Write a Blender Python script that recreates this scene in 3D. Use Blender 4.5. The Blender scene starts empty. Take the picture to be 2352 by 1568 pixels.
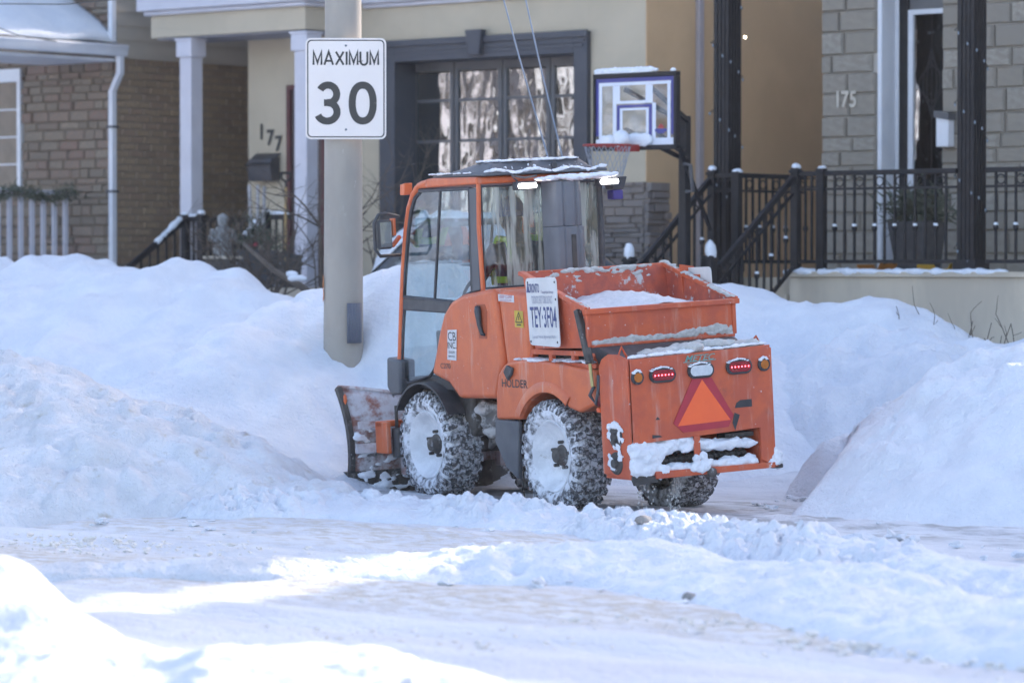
import bpy, bmesh, math, random
import numpy as np
from mathutils import Vector, Matrix
random.seed(7); rng = np.random.RandomState(11)
D = bpy.data
scene = bpy.context.scene
COL = scene.collection
R = math.radians

# ------------------------------------------------------------------ camera
FPX, IW, IH, HOR, CAMZ = 7824.0, 2352.0, 1568.0, 610.0, 1.7      # focal length and horizon in reading pixels
PITCH = math.atan((IH / 2 - HOR) / FPX)
cam = D.objects.new('camera', D.cameras.new('camera'))
COL.objects.link(cam); scene.camera = cam
cam.location = (0, 0, CAMZ); cam.rotation_euler = (R(90) - PITCH, 0, 0)
cam.data.sensor_width = 36; cam.data.lens = 36 * FPX / IW
cam.data.clip_start = 0.5; cam.data.clip_end = 3000
cam.data.dof.use_dof = True; cam.data.dof.focus_distance = 24.3; cam.data.dof.aperture_fstop = 2.1

# ------------------------------------------------------------------ light
SUN_EL, SUN_AZ = 24.0, 43.0        # azimuth measured clockwise from +Y
w = D.worlds.new('World'); scene.world = w; w.use_nodes = True
nt = w.node_tree
sky = nt.nodes.new('ShaderNodeTexSky'); sky.sky_type = 'NISHITA'; sky.sun_disc = False
sky.sun_elevation = R(SUN_EL); sky.sun_rotation = R(SUN_AZ)
sky.air_density = 1.0; sky.dust_density = 2.2; sky.ozone_density = 0.6
bg = nt.nodes['Background']; bg.inputs['Strength'].default_value = 0.15
nt.links.new(sky.outputs[0], bg.inputs['Color'])
sun = D.objects.new('sun', D.lights.new('sun', 'SUN')); COL.objects.link(sun)
sun.data.energy = 2.2; sun.data.angle = R(0.55); sun.data.color = (1.0, 0.94, 0.86)
sd = Vector((math.sin(R(SUN_AZ)) * math.cos(R(SUN_EL)), math.cos(R(SUN_AZ)) * math.cos(R(SUN_EL)), math.sin(R(SUN_EL))))
sun.rotation_euler = sd.to_track_quat('Z', 'Y').to_euler()
scene.view_settings.view_transform = 'Standard'; scene.view_settings.look = 'None'
scene.view_settings.gamma = 1.0; scene.view_settings.exposure = 1.68
scene.view_settings.use_white_balance = True; scene.view_settings.white_balance_temperature = 6500; scene.view_settings.white_balance_tint = 16   # the camera's white balance: set for shade
scene.render.engine = 'CYCLES'
scene.cycles.max_bounces = 7; scene.cycles.transparent_max_bounces = 16

# ------------------------------------------------------------------ reading the photograph: pixels to world points
def ray(px, py):
    x = (px - IW / 2) / FPX; y = -(py - IH / 2) / FPX
    return np.array([x, math.cos(PITCH) + y * math.sin(PITCH), -math.sin(PITCH) + y * math.cos(PITCH)])
def atY(px, py, Y):
    d = ray(px, py); t = Y / d[1]
    return np.array([d[0] * t, Y, CAMZ + d[2] * t])
ST = R(40); CU, SU = math.cos(ST), math.sin(ST)      # the street runs 40 degrees across the view
def W(u, v, z): return (u * CU + v * SU, -u * SU + v * CU, z)
def UV(x, y): return (x * CU - y * SU, x * SU + y * CU)
def PV(px, py, v):                                    # point on a facade plane v: returns (u, z)
    d = ray(px, py); t = v / (d[0] * SU + d[1] * CU)
    return d[0] * t * CU - d[1] * t * SU, CAMZ + d[2] * t
def PU(px, py, u):                                    # point on a side-wall plane u: returns (v, z)
    d = ray(px, py); t = u / (d[0] * CU - d[1] * SU)
    return d[0] * t * SU + d[1] * t * CU, CAMZ + d[2] * t
def atH(px, py, h):
    d = ray(px, py); t = (h - CAMZ) / d[2]
    return np.array([d[0] * t, d[1] * t, h])

# ------------------------------------------------------------------ materials
MATS = {}
def mat(name, c1, c2=None, scale=6.0, rough=0.6, metal=0.0, bump=0.0, bscale=60.0, spec=0.5, lo=0.35, hi=0.65,
        stretch=(1, 1, 1), rnd=None, splat=None, splat2=None, splat3=None, emit=None, coat=0.0, coords='Object', rotz=0.0, rvar=0.0, sss=0.0):
    if name in MATS: return MATS[name]
    m = D.materials.new(name); MATS[name] = m; m.use_nodes = True
    n = m.node_tree.nodes; l = m.node_tree.links; b = n['Principled BSDF']
    b.inputs['Roughness'].default_value = rough; b.inputs['Metallic'].default_value = metal
    b.inputs['Specular IOR Level'].default_value = spec; b.inputs['Coat Weight'].default_value = coat
    b.inputs['Coat Roughness'].default_value = 0.12
    tc = n.new('ShaderNodeTexCoord'); mp = n.new('ShaderNodeMapping')
    mp.inputs['Scale'].default_value = stretch; mp.inputs['Rotation'].default_value = (0, 0, rotz)
    l.new(tc.outputs[coords], mp.inputs['Vector'])
    def noise(s, det=5.0, rg=0.6, off=0.0):
        t = n.new('ShaderNodeTexNoise'); t.inputs['Scale'].default_value = s
        t.inputs['Detail'].default_value = det; t.inputs['Roughness'].default_value = rg
        src = mp.outputs[0]
        if off:
            a = n.new('ShaderNodeVectorMath'); a.inputs[1].default_value = (off, off * 1.7, -off)
            l.new(src, a.inputs[0]); src = a.outputs[0]
        l.new(src, t.inputs['Vector']); return t
    def ramp(src, a, bb):
        r_ = n.new('ShaderNodeMapRange'); r_.inputs[1].default_value = a; r_.inputs[2].default_value = bb
        r_.interpolation_type = 'SMOOTHSTEP'; l.new(src, r_.inputs[0]); return r_.outputs[0]
    def mix(fac, a, c):
        x = n.new('ShaderNodeMix'); x.data_type = 'RGBA'
        if hasattr(fac, 'links'): l.new(fac, x.inputs[0])
        else: x.inputs[0].default_value = fac
        for s_, val in ((6, a), (7, c)):
            if hasattr(val, 'links'): l.new(val, x.inputs[s_])
            else: x.inputs[s_].default_value = (*val, 1)
        return x.outputs[2]
    col = c1
    if rnd:                                            # each piece its own shade
        oi = n.new('ShaderNodeObjectInfo'); cr = n.new('ShaderNodeValToRGB')
        e = cr.color_ramp.elements; cr.color_ramp.interpolation = 'LINEAR'
        for i, c in enumerate(rnd):
            p = i / max(1, len(rnd) - 1)
            if i < 2: e[i].position = p; e[i].color = (*c, 1)
            else: x = e.new(p); x.color = (*c, 1)
        if len(rnd) > 2: e[len(rnd) - 1].position = 1.0
        els = sorted(range(len(e)), key=lambda k: e[k].position)
        for i, c in enumerate(rnd):
            e[i].position = i / (len(rnd) - 1); e[i].color = (*c, 1)
        l.new(oi.outputs['Random'], cr.inputs[0]); col = cr.outputs[0]
    if c2 is not None:
        col = mix(ramp(noise(scale).outputs[0], lo, hi), col, c2)
    for sp in (splat, splat2, splat3):
        if sp:                                         # (colour, scale, threshold, softness)
            nz = noise(sp[1], 8, 0.65, sp[1] * .37 + 3)
            if len(sp) > 4:                            # drawn out into streaks
                vm = n.new('ShaderNodeVectorMath'); vm.operation = 'MULTIPLY'; vm.inputs[1].default_value = sp[4]
                l.new(mp.outputs[0], vm.inputs[0]); l.new(vm.outputs[0], nz.inputs['Vector'])
            col = mix(ramp(nz.outputs[0], sp[2], sp[2] + sp[3]), col, sp[0])
    if hasattr(col, 'links'): l.new(col, b.inputs['Base Color'])
    else: b.inputs['Base Color'].default_value = (*col, 1)
    if rvar:
        mr = n.new('ShaderNodeMapRange'); mr.inputs[3].default_value = max(0.02, rough - rvar); mr.inputs[4].default_value = min(1, rough + rvar)
        l.new(noise(scale * 2.3).outputs[0], mr.inputs[0]); l.new(mr.outputs[0], b.inputs['Roughness'])
    if bump:
        bp = n.new('ShaderNodeBump'); bp.inputs['Strength'].default_value = 1.0; bp.inputs['Distance'].default_value = bump
        l.new(noise(bscale, 6, .62).outputs[0], bp.inputs['Height']); l.new(bp.outputs[0], b.inputs['Normal'])
    if emit:
        b.inputs['Emission Color'].default_value = (*emit[0], 1); b.inputs['Emission Strength'].default_value = emit[1]
    if sss:
        b.inputs['Subsurface Weight'].default_value = sss; b.inputs['Subsurface Radius'].default_value = (0.02, 0.03, 0.05)
    return m
def glass(name, tint=(0.75, 0.85, 0.85), wave=0.0, wscale=3.0, refl=1.5, dirt_glare=0.0, dirt_glare_col=(.75, .78, .8), stretch=(1, 1, 1)):
    m = D.materials.new(name); MATS[name] = m; m.use_nodes = True
    n = m.node_tree.nodes; l = m.node_tree.links; n.remove(n['Principled BSDF'])
    tr = n.new('ShaderNodeBsdfTransparent'); tr.inputs[0].default_value = (*tint, 1)
    gl = n.new('ShaderNodeBsdfGlossy'); gl.inputs['Roughness'].default_value = 0.015; gl.inputs[0].default_value = (.86, .94, 1, 1)
    fr = n.new('ShaderNodeFresnel'); fr.inputs[0].default_value = refl
    mx = n.new('ShaderNodeMixShader'); out = n['Material Output']
    tc = n.new('ShaderNodeTexCoord'); mp = n.new('ShaderNodeMapping'); mp.inputs['Scale'].default_value = stretch
    l.new(tc.outputs['Object'], mp.inputs[0])
    if wave:
        t = n.new('ShaderNodeTexNoise'); t.inputs['Scale'].default_value = wscale; t.inputs['Detail'].default_value = 2
        bp = n.new('ShaderNodeBump'); bp.inputs['Distance'].default_value = wave
        l.new(mp.outputs[0], t.inputs['Vector']); l.new(t.outputs[0], bp.inputs['Height']); l.new(bp.outputs[0], gl.inputs['Normal'])
    l.new(fr.outputs[0], mx.inputs[0]); l.new(tr.outputs[0], mx.inputs[1]); l.new(gl.outputs[0], mx.inputs[2])
    last = mx.outputs[0]
    if dirt_glare:
        df = n.new('ShaderNodeBsdfDiffuse'); df.inputs[0].default_value = (*dirt_glare_col, 1)
        t = n.new('ShaderNodeTexNoise'); t.inputs['Scale'].default_value = 7; t.inputs['Detail'].default_value = 6
        l.new(mp.outputs[0], t.inputs['Vector'])
        r_ = n.new('ShaderNodeMapRange'); r_.inputs[1].default_value = .44; r_.inputs[2].default_value = .62; r_.inputs[4].default_value = dirt_glare
        l.new(t.outputs[0], r_.inputs[0]); m2 = n.new('ShaderNodeMixShader')
        l.new(r_.outputs[0], m2.inputs[0]); l.new(last, m2.inputs[1]); l.new(df.outputs[0], m2.inputs[2]); last = m2.outputs[0]
    l.new(last, out.inputs[0]); return m

SNOW = mat('snow', (.86, .88, .91), (.78, .81, .86), scale=3.2, rough=.65, spec=.3, bump=.03, bscale=22, sss=0.0)
SNOWF = mat('snow_fine', (.86, .88, .91), (.79, .82, .87), scale=14, rough=.65, spec=.3, bump=.006, bscale=90)
SNOWD = mat('snow_dirty', (.83, .85, .88), (.74, .75, .77), scale=3, rough=.7, spec=.3, bump=.035, bscale=26, splat=((.60, .56, .49), 5, .58, .16))
SALT = mat('road_salt', (.60, .60, .58), (.48, .48, .46), scale=30, rough=.8, bump=.006, bscale=120, splat=((.3, .28, .26), 60, .62, .08))
ORANGE = mat('orange_paint', (.68, .15, .045), (.59, .125, .045), scale=5, rough=.42, spec=.45, rvar=.15, coat=.15, bump=.0008, bscale=50,
             splat=((.44, .17, .10), 4, .60, .25), splat2=((.62, .52, .50), 30, .66, .06), splat3=((.62, .36, .28), 13, .53, .26, (1, 1, .12)))
ORANGER = mat('worn_orange_paint', (.61, .12, .045), (.50, .10, .05), scale=6, rough=.5, spec=.4, rvar=.15, bump=.001, bscale=40,
              splat=((.32, .08, .055), 6, .58, .2), splat2=((.66, .60, .60), 22, .64, .07), splat3=((.58, .31, .24), 12, .53, .26, (1, 1, .14)))
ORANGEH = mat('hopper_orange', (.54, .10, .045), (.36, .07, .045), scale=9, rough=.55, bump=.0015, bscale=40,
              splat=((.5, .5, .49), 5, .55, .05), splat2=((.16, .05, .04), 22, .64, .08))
BLACKP = mat('black_plastic', (.045, .047, .052), (.07, .072, .08), scale=9, rough=.5, bump=.0006, bscale=120, splat=((.5, .52, .56), 18, .72, .08))
GREYP = mat('grey_plastic', (.085, .092, .105), (.11, .118, .13), scale=5, rough=.5, bump=.0006, bscale=120)
DARKM = mat('dark_metal', (.05, .048, .047), (.09, .085, .08), scale=12, rough=.55, metal=.3, bump=.001, splat=((.62, .62, .63), 14, .60, .14))
GRIME = mat('grimy_chassis', (.055, .05, .047), (.12, .11, .10), scale=9, rough=.8, bump=.004, splat=((.62, .62, .64), 9, .56, .16))
RUBBER = mat('rubber', (.055, .056, .06), (.10, .10, .106), scale=26, rough=.8, bump=.003, bscale=90, splat=((.62, .63, .66), 36, .45, .16))
RUBBERS = mat('snowy_rubber', (.07, .07, .075), (.14, .14, .145), scale=12, rough=.8, bump=.005, bscale=60, splat=((.76, .78, .82), 13, .36, .22))
RIMW = mat('snow_packed_rim', (.84, .86, .89), (.66, .68, .71), scale=7, rough=.6, bump=.006, bscale=30, splat=((.40, .38, .36), 9, .62, .14))

# ------------------------------------------------------------------ objects
def link(o, parent=None):
    COL.objects.link(o)
    if parent is not None: o.parent = parent
    return o
def tag(o, label=None, cat=None, group=None, kind=None):
    if label: o['label'] = label
    if cat: o['category'] = cat
    if group: o['group'] = group
    if kind: o['kind'] = kind
    return o
def thing(name, label, cat, loc, rotz=0.0, group=None):
    o = D.objects.new(name, None); link(o); o.location = loc; o.rotation_euler = (0, 0, rotz)
    o.empty_display_size = .2
    return tag(o, label, cat, group)
class MB:
    def __init__(s): s.v = []; s.f = []
    def add(s, vs, fs):
        k = len(s.v); s.v += [tuple(map(float, p)) for p in vs]; s.f += [tuple(i + k for i in f) for f in fs]; return s
    def box(s, x0, x1, y0, y1, z0, z1):
        return s.add([(x0, y0, z0), (x1, y0, z0), (x1, y1, z0), (x0, y1, z0), (x0, y0, z1), (x1, y0, z1), (x1, y1, z1), (x0, y1, z1)],
                     [(0, 3, 2, 1), (4, 5, 6, 7), (0, 1, 5, 4), (1, 2, 6, 5), (2, 3, 7, 6), (3, 0, 4, 7)])
    def hexa(s, lo, hi):                       # two loops of n points
        n = len(lo)
        return s.add(list(lo) + list(hi), [tuple(range(n))[::-1], tuple(range(n, 2 * n))] + [(i, (i + 1) % n, n + (i + 1) % n, n + i) for i in range(n)])
    def prism(s, poly, axis, a, b):
        mk = {'x': lambda p, c: (c, p[0], p[1]), 'y': lambda p, c: (p[0], c, p[1]), 'z': lambda p, c: (p[0], p[1], c)}[axis]
        return s.hexa([mk(p, a) for p in poly], [mk(p, b) for p in poly])
    def cyl(s, p0, p1, r0, r1=None, n=12):
        r1 = r0 if r1 is None else r1
        p0 = Vector(p0); p1 = Vector(p1); d = (p1 - p0).normalized()
        a = d.orthogonal().normalized(); b = d.cross(a)
        lo = [p0 + r0 * (math.cos(t) * a + math.sin(t) * b) for t in [2 * math.pi * i / n for i in range(n)]]
        hi = [p1 + r1 * (math.cos(t) * a + math.sin(t) * b) for t in [2 * math.pi * i / n for i in range(n)]]
        return s.hexa(lo, hi)
    def bar(s, p0, p1, w, h, up=(0, 0, 1)):
        p0 = Vector(p0); p1 = Vector(p1); d = (p1 - p0).normalized(); a = d.cross(Vector(up))
        if a.length < 1e-4: a = d.orthogonal()
        a.normalize(); b = a.cross(d).normalized(); a = a * w / 2; b = b * h / 2
        return s.hexa([p0 - a - b, p0 + a - b, p0 + a + b, p0 - a + b], [p1 - a - b, p1 + a - b, p1 + a + b, p1 - a + b])
    def tube(s, path, r, n=8, closed=False):
        P = [Vector(p) for p in path]; rings = []; m = len(P); ref = None
        rr = r if isinstance(r, (list, tuple)) else [r] * m
        for i, p in enumerate(P):
            d = (P[(i + 1) % m] - P[i - 1]) if closed else (P[min(i + 1, m - 1)] - P[max(i - 1, 0)])
            d.normalize()
            if ref is None: ref = d.orthogonal().normalized()
            a = (ref - ref.dot(d) * d)
            a = a.normalized() if a.length > 1e-5 else d.orthogonal().normalized()
            ref = a; b = d.cross(a)
            rings.append([p + rr[i] * (math.cos(2 * math.pi * k / n) * a + math.sin(2 * math.pi * k / n) * b) for k in range(n)])
        vs = [q for rg in rings for q in rg]; fs = []
        for i in range(m if closed else m - 1):
            j = (i + 1) % m
            for k in range(n): fs.append((i * n + k, i * n + (k + 1) % n, j * n + (k + 1) % n, j * n + k))
        if not closed: fs += [tuple(range(n))[::-1], tuple((m - 1) * n + k for k in range(n))]
        return s.add(vs, fs)
    def lathe(s, prof, c, ax='x', n=32, a0=0.0, a1=2 * math.pi):
        full = abs(a1 - a0 - 2 * math.pi) < 1e-6; vs = []; fs = []; cnt = n if full else n + 1
        for i in range(cnt):
            t = a0 + (a1 - a0) * i / n
            for r, h in prof:
                q = {'x': (h, r * math.cos(t), r * math.sin(t)), 'y': (r * math.cos(t), h, r * math.sin(t)), 'z': (r * math.cos(t), r * math.sin(t), h)}[ax]
                vs.append((c[0] + q[0], c[1] + q[1], c[2] + q[2]))
        m = len(prof)
        for i in range(n):
            j = (i + 1) % cnt
            for k in range(m - 1): fs.append((i * m + k, j * m + k, j * m + k + 1, i * m + k + 1))
        return s.add(vs, fs)
    def quad(s, a, b, c, d): return s.add([a, b, c, d], [(0, 1, 2, 3)])
    def poly(s, pts): return s.add(pts, [tuple(range(len(pts)))])
    def blob(s, c, r, sq=(1, 1, 1), sub=2, amp=.25, seed=0):
        vs, fs = ICO[sub]; rs = np.random.RandomState(seed); k = rs.randn(4, 3) * 2.2; ph = rs.rand(4) * 6
        d = 1 + amp * np.sin(vs @ k.T + ph).mean(1) * 1.6 + amp * .25 * rs.randn(len(vs))
        p = vs * d[:, None] * r * np.array(sq) + np.array(c)
        return s.add(p.tolist(), fs)
    def mesh(s, name, m, origin=(0, 0, 0), smooth=None):
        me = D.meshes.new(name)
        o = origin
        me.from_pydata([(p[0] - o[0], p[1] - o[1], p[2] - o[2]) for p in s.v], [], s.f)
        bm = bmesh.new(); bm.from_mesh(me); bmesh.ops.recalc_face_normals(bm, faces=bm.faces); bm.to_mesh(me); bm.free()
        if m: me.materials.append(m)
        if smooth:
            me.shade_smooth()
            if smooth < 180: me.set_sharp_from_angle(angle=R(smooth))
        me.update(); return me
    def build(s, name, m, parent=None, origin=(0, 0, 0), smooth=None, bevel=0.0, seg=2, label=None):
        o = D.objects.new(name, s.mesh(name, m, origin, smooth)); link(o, parent)
        if bevel:
            md = o.modifiers.new('bevel', 'BEVEL'); md.width = bevel; md.segments = seg; md.limit_method = 'ANGLE'; md.angle_limit = R(35)
            if not smooth: o.data.shade_smooth(); o.data.set_sharp_from_angle(angle=R(50))
        if label: o['label'] = label
        return o
def _ico(sub):
    bm = bmesh.new(); bmesh.ops.create_icosphere(bm, subdivisions=sub, radius=1)
    v = np.array([x.co[:] for x in bm.verts]); f = [tuple(x.index for x in y.verts) for y in bm.faces]; bm.free(); return v, f
ICO = {k: _ico(k) for k in (1, 2, 3)}
def snow_mass(mb, name, m, parent=None, voxel=.008, origin=(0, 0, 0), rough=.004, seed=0):
    """Blobs fused into one lump of snow with a crumbly skin."""
    tmp = mb.build('tmp', None, None, origin); r_ = tmp.modifiers.new('r', 'REMESH'); r_.mode = 'VOXEL'; r_.voxel_size = voxel
    dg = bpy.context.evaluated_depsgraph_get(); me = D.meshes.new_from_object(tmp.evaluated_get(dg)); old = tmp.data; D.objects.remove(tmp); D.meshes.remove(old)
    n = len(me.vertices); co = np.empty(n * 3, np.float32); me.vertices.foreach_get('co', co); co = co.reshape(-1, 3); nn = np.empty(n * 3, np.float32); me.vertices.foreach_get('normal', nn); nn = nn.reshape(-1, 3)
    d = rough * (fbm(co[:, 0] + co[:, 2] * .7, co[:, 1] + co[:, 2], .35 / voxel * .2, 3, seed) * 1.6 + np.random.RandomState(seed).randn(n) * .25)
    co = co + nn * d[:, None]; me.vertices.foreach_set('co', co.ravel().astype(np.float32)); me.update(); me.materials.clear(); me.materials.append(m); me.shade_smooth(); me.name = name
    o = link(D.objects.new(name, me), parent); o['kind'] = 'stuff'; return o
def copy_tree(o, parent=None):
    c = o.copy(); link(c)
    c.parent = parent
    for ch in list(o.children): copy_tree(ch, c)
    return c

# flat lettering: built-in font, laid on a plane (origin, right, up)
def lettering(body, size, m, parent, o, r, u, origin=(0, 0, 0), sx=1.0, shear=0.0, name='lettering', align='CENTER', thick=0.0):
    cu = D.curves.new('t', 'FONT'); cu.body = body; cu.size = 1.0; cu.align_x = align; cu.align_y = 'CENTER'; cu.extrude = 0; cu.shear = shear; cu.resolution_u = 3
    if thick: cu.offset = thick
    ob = D.objects.new('t', cu); me = D.meshes.new_from_object(ob)
    r = Vector(r).normalized(); u = Vector(u).normalized(); o = Vector(o) - Vector(origin)
    for vv in me.vertices: vv.co = o + r * vv.co.x * size * sx + u * vv.co.y * size
    me.materials.clear(); me.materials.append(m); me.name = name
    D.objects.remove(ob); D.curves.remove(cu)
    return link(D.objects.new(name, me), parent)
def stroke(mb, pts, w, o, r, u):
    P = [Vector((p[0], p[1])) for p in pts]; L_ = []; Rr = []
    for i, p in enumerate(P):
        d1 = (P[i] - P[i - 1]).normalized() if i else (P[1] - P[0]).normalized()
        d2 = (P[i + 1] - P[i]).normalized() if i < len(P) - 1 else d1
        n1 = Vector((-d1.y, d1.x)); n2 = Vector((-d2.y, d2.x)); nn = (n1 + n2)
        nn = nn.normalized() if nn.length > 1e-4 else n1
        k = w / 2 / max(.35, nn.dot(n1)); L_.append(p + nn * k); Rr.append(p - nn * k)
    o = Vector(o); r = Vector(r); u = Vector(u)
    vs = [o + r * q.x + u * q.y for q in L_ + Rr]; n = len(P)
    mb.add(vs, [(i, i + 1, n + i + 1, n + i) for i in range(n - 1)])
def arc(cx, cy, rx, ry, a0, a1, n=22):
    return [(cx + rx * math.cos(R(a0 + (a1 - a0) * i / n)), cy + ry * math.sin(R(a0 + (a1 - a0) * i / n))) for i in range(n + 1)]

# ------------------------------------------------------------------ numpy noise for the snow
def vnoise(x, y, seed=0):
    xi = np.floor(x).astype(np.int64); yi = np.floor(y).astype(np.int64); xf = x - xi; yf = y - yi
    def hsh(a, b):
        h = (a * 374761393 + b * 668265263 + seed * 974711) & 0x7fffffff
        h = ((h ^ (h >> 13)) * 1274126177) & 0x7fffffff
        return ((h ^ (h >> 16)) & 0xffff) / 65535.0
    sx = xf * xf * (3 - 2 * xf); sy = yf * yf * (3 - 2 * yf)
    return (hsh(xi, yi) * (1 - sx) + hsh(xi + 1, yi) * sx) * (1 - sy) + (hsh(xi, yi + 1) * (1 - sx) + hsh(xi + 1, yi + 1) * sx) * sy
def fbm(x, y, sc, oct=4, seed=0, gain=.5):
    t = 0; a = 1.0; s = 0
    for o in range(oct):
        t = t + a * (vnoise(x * sc + 17.3 * o, y * sc - 9.1 * o, seed + o) - .5); s += a; a *= gain; sc *= 2.03
    return t / s * 2
def billow(x, y, sc, oct=3, seed=0):
    t = 0; a = 1.0; s = 0
    for o in range(oct):
        t = t + a * (1 - np.abs(2 * vnoise(x * sc + 7.7 * o, y * sc + 3.3 * o, seed + o) - 1)); s += a; a *= .5; sc *= 2.1
    return t / s
def worley(x, y, sc, seed=0):
    x = x * sc; y = y * sc; xi = np.floor(x).astype(np.int64); yi = np.floor(y).astype(np.int64); best = np.full(x.shape, 9.0); hb = np.zeros(x.shape)
    for dx in (-1, 0, 1):
        for dy in (-1, 0, 1):
            a, b = xi + dx, yi + dy; h = (a * 374761393 + b * 668265263 + seed * 974711) & 0x7fffffff; h = ((h ^ (h >> 13)) * 1274126177) & 0x7fffffff
            r1 = (h & 0xff) / 255.0; r2 = ((h >> 8) & 0xff) / 255.0; r3 = ((h >> 16) & 0xff) / 255.0
            d = (a + r1 - x) ** 2 + (b + r2 - y) ** 2; k = d < best; best = np.where(k, d, best); hb = np.where(k, r3, hb)
    return np.clip(1 - best * 1.6, 0, 1) ** .6 * (.25 + .75 * hb)      # rounded chunks of uneven height
def sstep(a, b, x):
    t = np.clip((x - a) / (b - a), 0, 1); return t * t * (3 - 2 * t)
def ground_z(x, y):
    u = x * CU - y * SU; v = x * SU + y * CU
    z = .7 * sstep(20.8, 26, v)
    return z
def grid_mesh(name, X, Y, Z, keep, m):
    ny, nx = X.shape; idx = np.arange(ny * nx).reshape(ny, nx)
    q = np.stack([idx[:-1, :-1], idx[:-1, 1:], idx[1:, 1:], idx[1:, :-1]], -1).reshape(-1, 4)
    k = keep.reshape(-1); q = q[k[q].any(1)]
    used = np.unique(q); rm = -np.ones(ny * nx, int); rm[used] = np.arange(len(used)); q = rm[q]
    co = np.stack([X, Y, Z], -1).reshape(-1, 3)[used]
    me = D.meshes.new(name); me.vertices.add(len(co)); me.vertices.foreach_set('co', co.astype(np.float32).ravel())
    me.loops.add(len(q) * 4); me.loops.foreach_set('vertex_index', q.astype(np.int32).ravel())
    me.polygons.add(len(q)); me.polygons.foreach_set('loop_start', np.arange(0, len(q) * 4, 4, dtype=np.int32))
    me.update(calc_edges=True); me.validate(); me.shade_smooth(); me.materials.append(m)
    return me

# ================================================================== SETTING: ground and snow
def axis_coords(a, b, step, far):
    inner = np.arange(a, b + 1e-6, step); out = []
    s = step; p = b
    while p < far: s *= 1.35; p += s; out.append(p)
    lo = []; s = step; p = a
    while p > -far: s *= 1.35; p -= s; lo.append(p)
    return np.array(lo[::-1] + list(inner) + out)
GROUND = D.materials.new('packed_snow_road'); GROUND.use_nodes = True
def ground_mat(m):
    n = m.node_tree.nodes; l = m.node_tree.links; b = n['Principled BSDF']; b.inputs['Roughness'].default_value = .6; b.inputs['Specular IOR Level'].default_value = .35
    tc = n.new('ShaderNodeTexCoord'); mp = n.new('ShaderNodeMapping'); mp.inputs['Rotation'].default_value = (0, 0, ST)
    l.new(tc.outputs['Object'], mp.inputs[0])          # now x = along the street, y = across it
    sep = n.new('ShaderNodeSeparateXYZ'); l.new(mp.outputs[0], sep.inputs[0])
    def noise(s, det, st, off=0):
        a = n.new('ShaderNodeMapping'); a.inputs['Scale'].default_value = st; a.inputs['Location'].default_value = (off, off, 0)
        l.new(mp.outputs[0], a.inputs[0]); t = n.new('ShaderNodeTexNoise'); t.inputs['Scale'].default_value = s
        t.inputs['Detail'].default_value = det; t.inputs['Roughness'].default_value = .62; l.new(a.outputs[0], t.inputs['Vector']); return t.outputs[0]
    def mr(src, a, c, d=0., e=1.):
        r_ = n.new('ShaderNodeMapRange'); r_.interpolation_type = 'SMOOTHSTEP'
        for i, v in zip((1, 2, 3, 4), (a, c, d, e)): r_.inputs[i].default_value = v
        l.new(src, r_.inputs[0]); return r_.outputs[0]
    def mul(a, c):
        x = n.new('ShaderNodeMath'); x.operation = 'MULTIPLY'
        for i, v in enumerate((a, c)):
            if hasattr(v, 'links'): l.new(v, x.inputs[i])
            else: x.inputs[i].default_value = v
        return x.outputs[0]
    def band(v0, v1, s):
        return mul(mr(sep.outputs[1], v0 - s, v0 + s), mr(sep.outputs[1], v1 - s, v1 + s, 1., 0.))
    def mix(fac, a, c):
        x = n.new('ShaderNodeMix'); x.data_type = 'RGBA'; l.new(fac, x.inputs[0])
        for s_, val in ((6, a), (7, c)):
            if hasattr(val, 'links'): l.new(val, x.inputs[s_])
            else: x.inputs[s_].default_value = (*val, 1)
        return x.outputs[2]
    col = mix(mr(noise(2.0, 6, (.3, 1.6, 1)), .35, .68), (.82, .84, .87), (.70, .72, .76))
    col = mix(mul(mr(noise(9, 8, (.5, 1.4, 1), 4), .56, .74), .45), col, (.60, .61, .63))            # wheel-polished streaks
    col = mix(mul(mul(band(12.7, 14.0, .35), mr(noise(10, 8, (.7, 1.4, 1), 9), .40, .60)), .9), col, (.56, .52, .45))   # sandy slush
    col = mix(mul(mul(band(15.3, 16.5, .5), mr(noise(10, 8, (.6, 1.4, 1), 2), .44, .62)), .8), col, (.60, .56, .49))
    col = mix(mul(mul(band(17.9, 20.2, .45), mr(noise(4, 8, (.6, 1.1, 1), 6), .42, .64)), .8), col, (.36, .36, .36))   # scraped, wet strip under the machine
    col = mix(mul(mr(noise(40, 4, (1, 1, 1), 3), .68, .74), .5), col, (.42, .39, .35))                # grit
    l.new(col, b.inputs['Base Color'])
    bp = n.new('ShaderNodeBump'); bp.inputs['Distance'].default_value = .035
    ad = n.new('ShaderNodeMath'); ad.operation = 'ADD'; l.new(noise(16, 8, (.6, 1.3, 1), 1), ad.inputs[0]); l.new(mul(noise(70, 4, (1, 1, 1), 5), .35), ad.inputs[1])
    l.new(ad.outputs[0], bp.inputs['Height']); l.new(bp.outputs[0], b.inputs['Normal'])
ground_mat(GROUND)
uu = axis_coords(-32, 2, .09, 500); vv = axis_coords(8, 27, .07, 500)
U_, V_ = np.meshgrid(uu, vv); GX = U_ * CU + V_ * SU; GY = -U_ * SU + V_ * CU
near = (sstep(-34, -32, U_) * (1 - sstep(2, 4, U_)) * sstep(6, 8, V_) * (1 - sstep(27, 29, V_)))
GZ = ground_z(GX, GY)
rough = .35 + .65 * sstep(.45, .65, vnoise(U_ * .5, V_ * 1.1, 5))
GZ = GZ + near * (.022 * fbm(U_ * .45, V_ * 1.5, 1.6, 5, 3) + .014 * rough * billow(U_ * .8, V_ * 1.3, 6, 3, 8) + .024 * worley(U_, V_, 7, 4) * sstep(.55, .8, vnoise(U_ * .7, V_ * 1.6, 15)) - .016)
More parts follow.
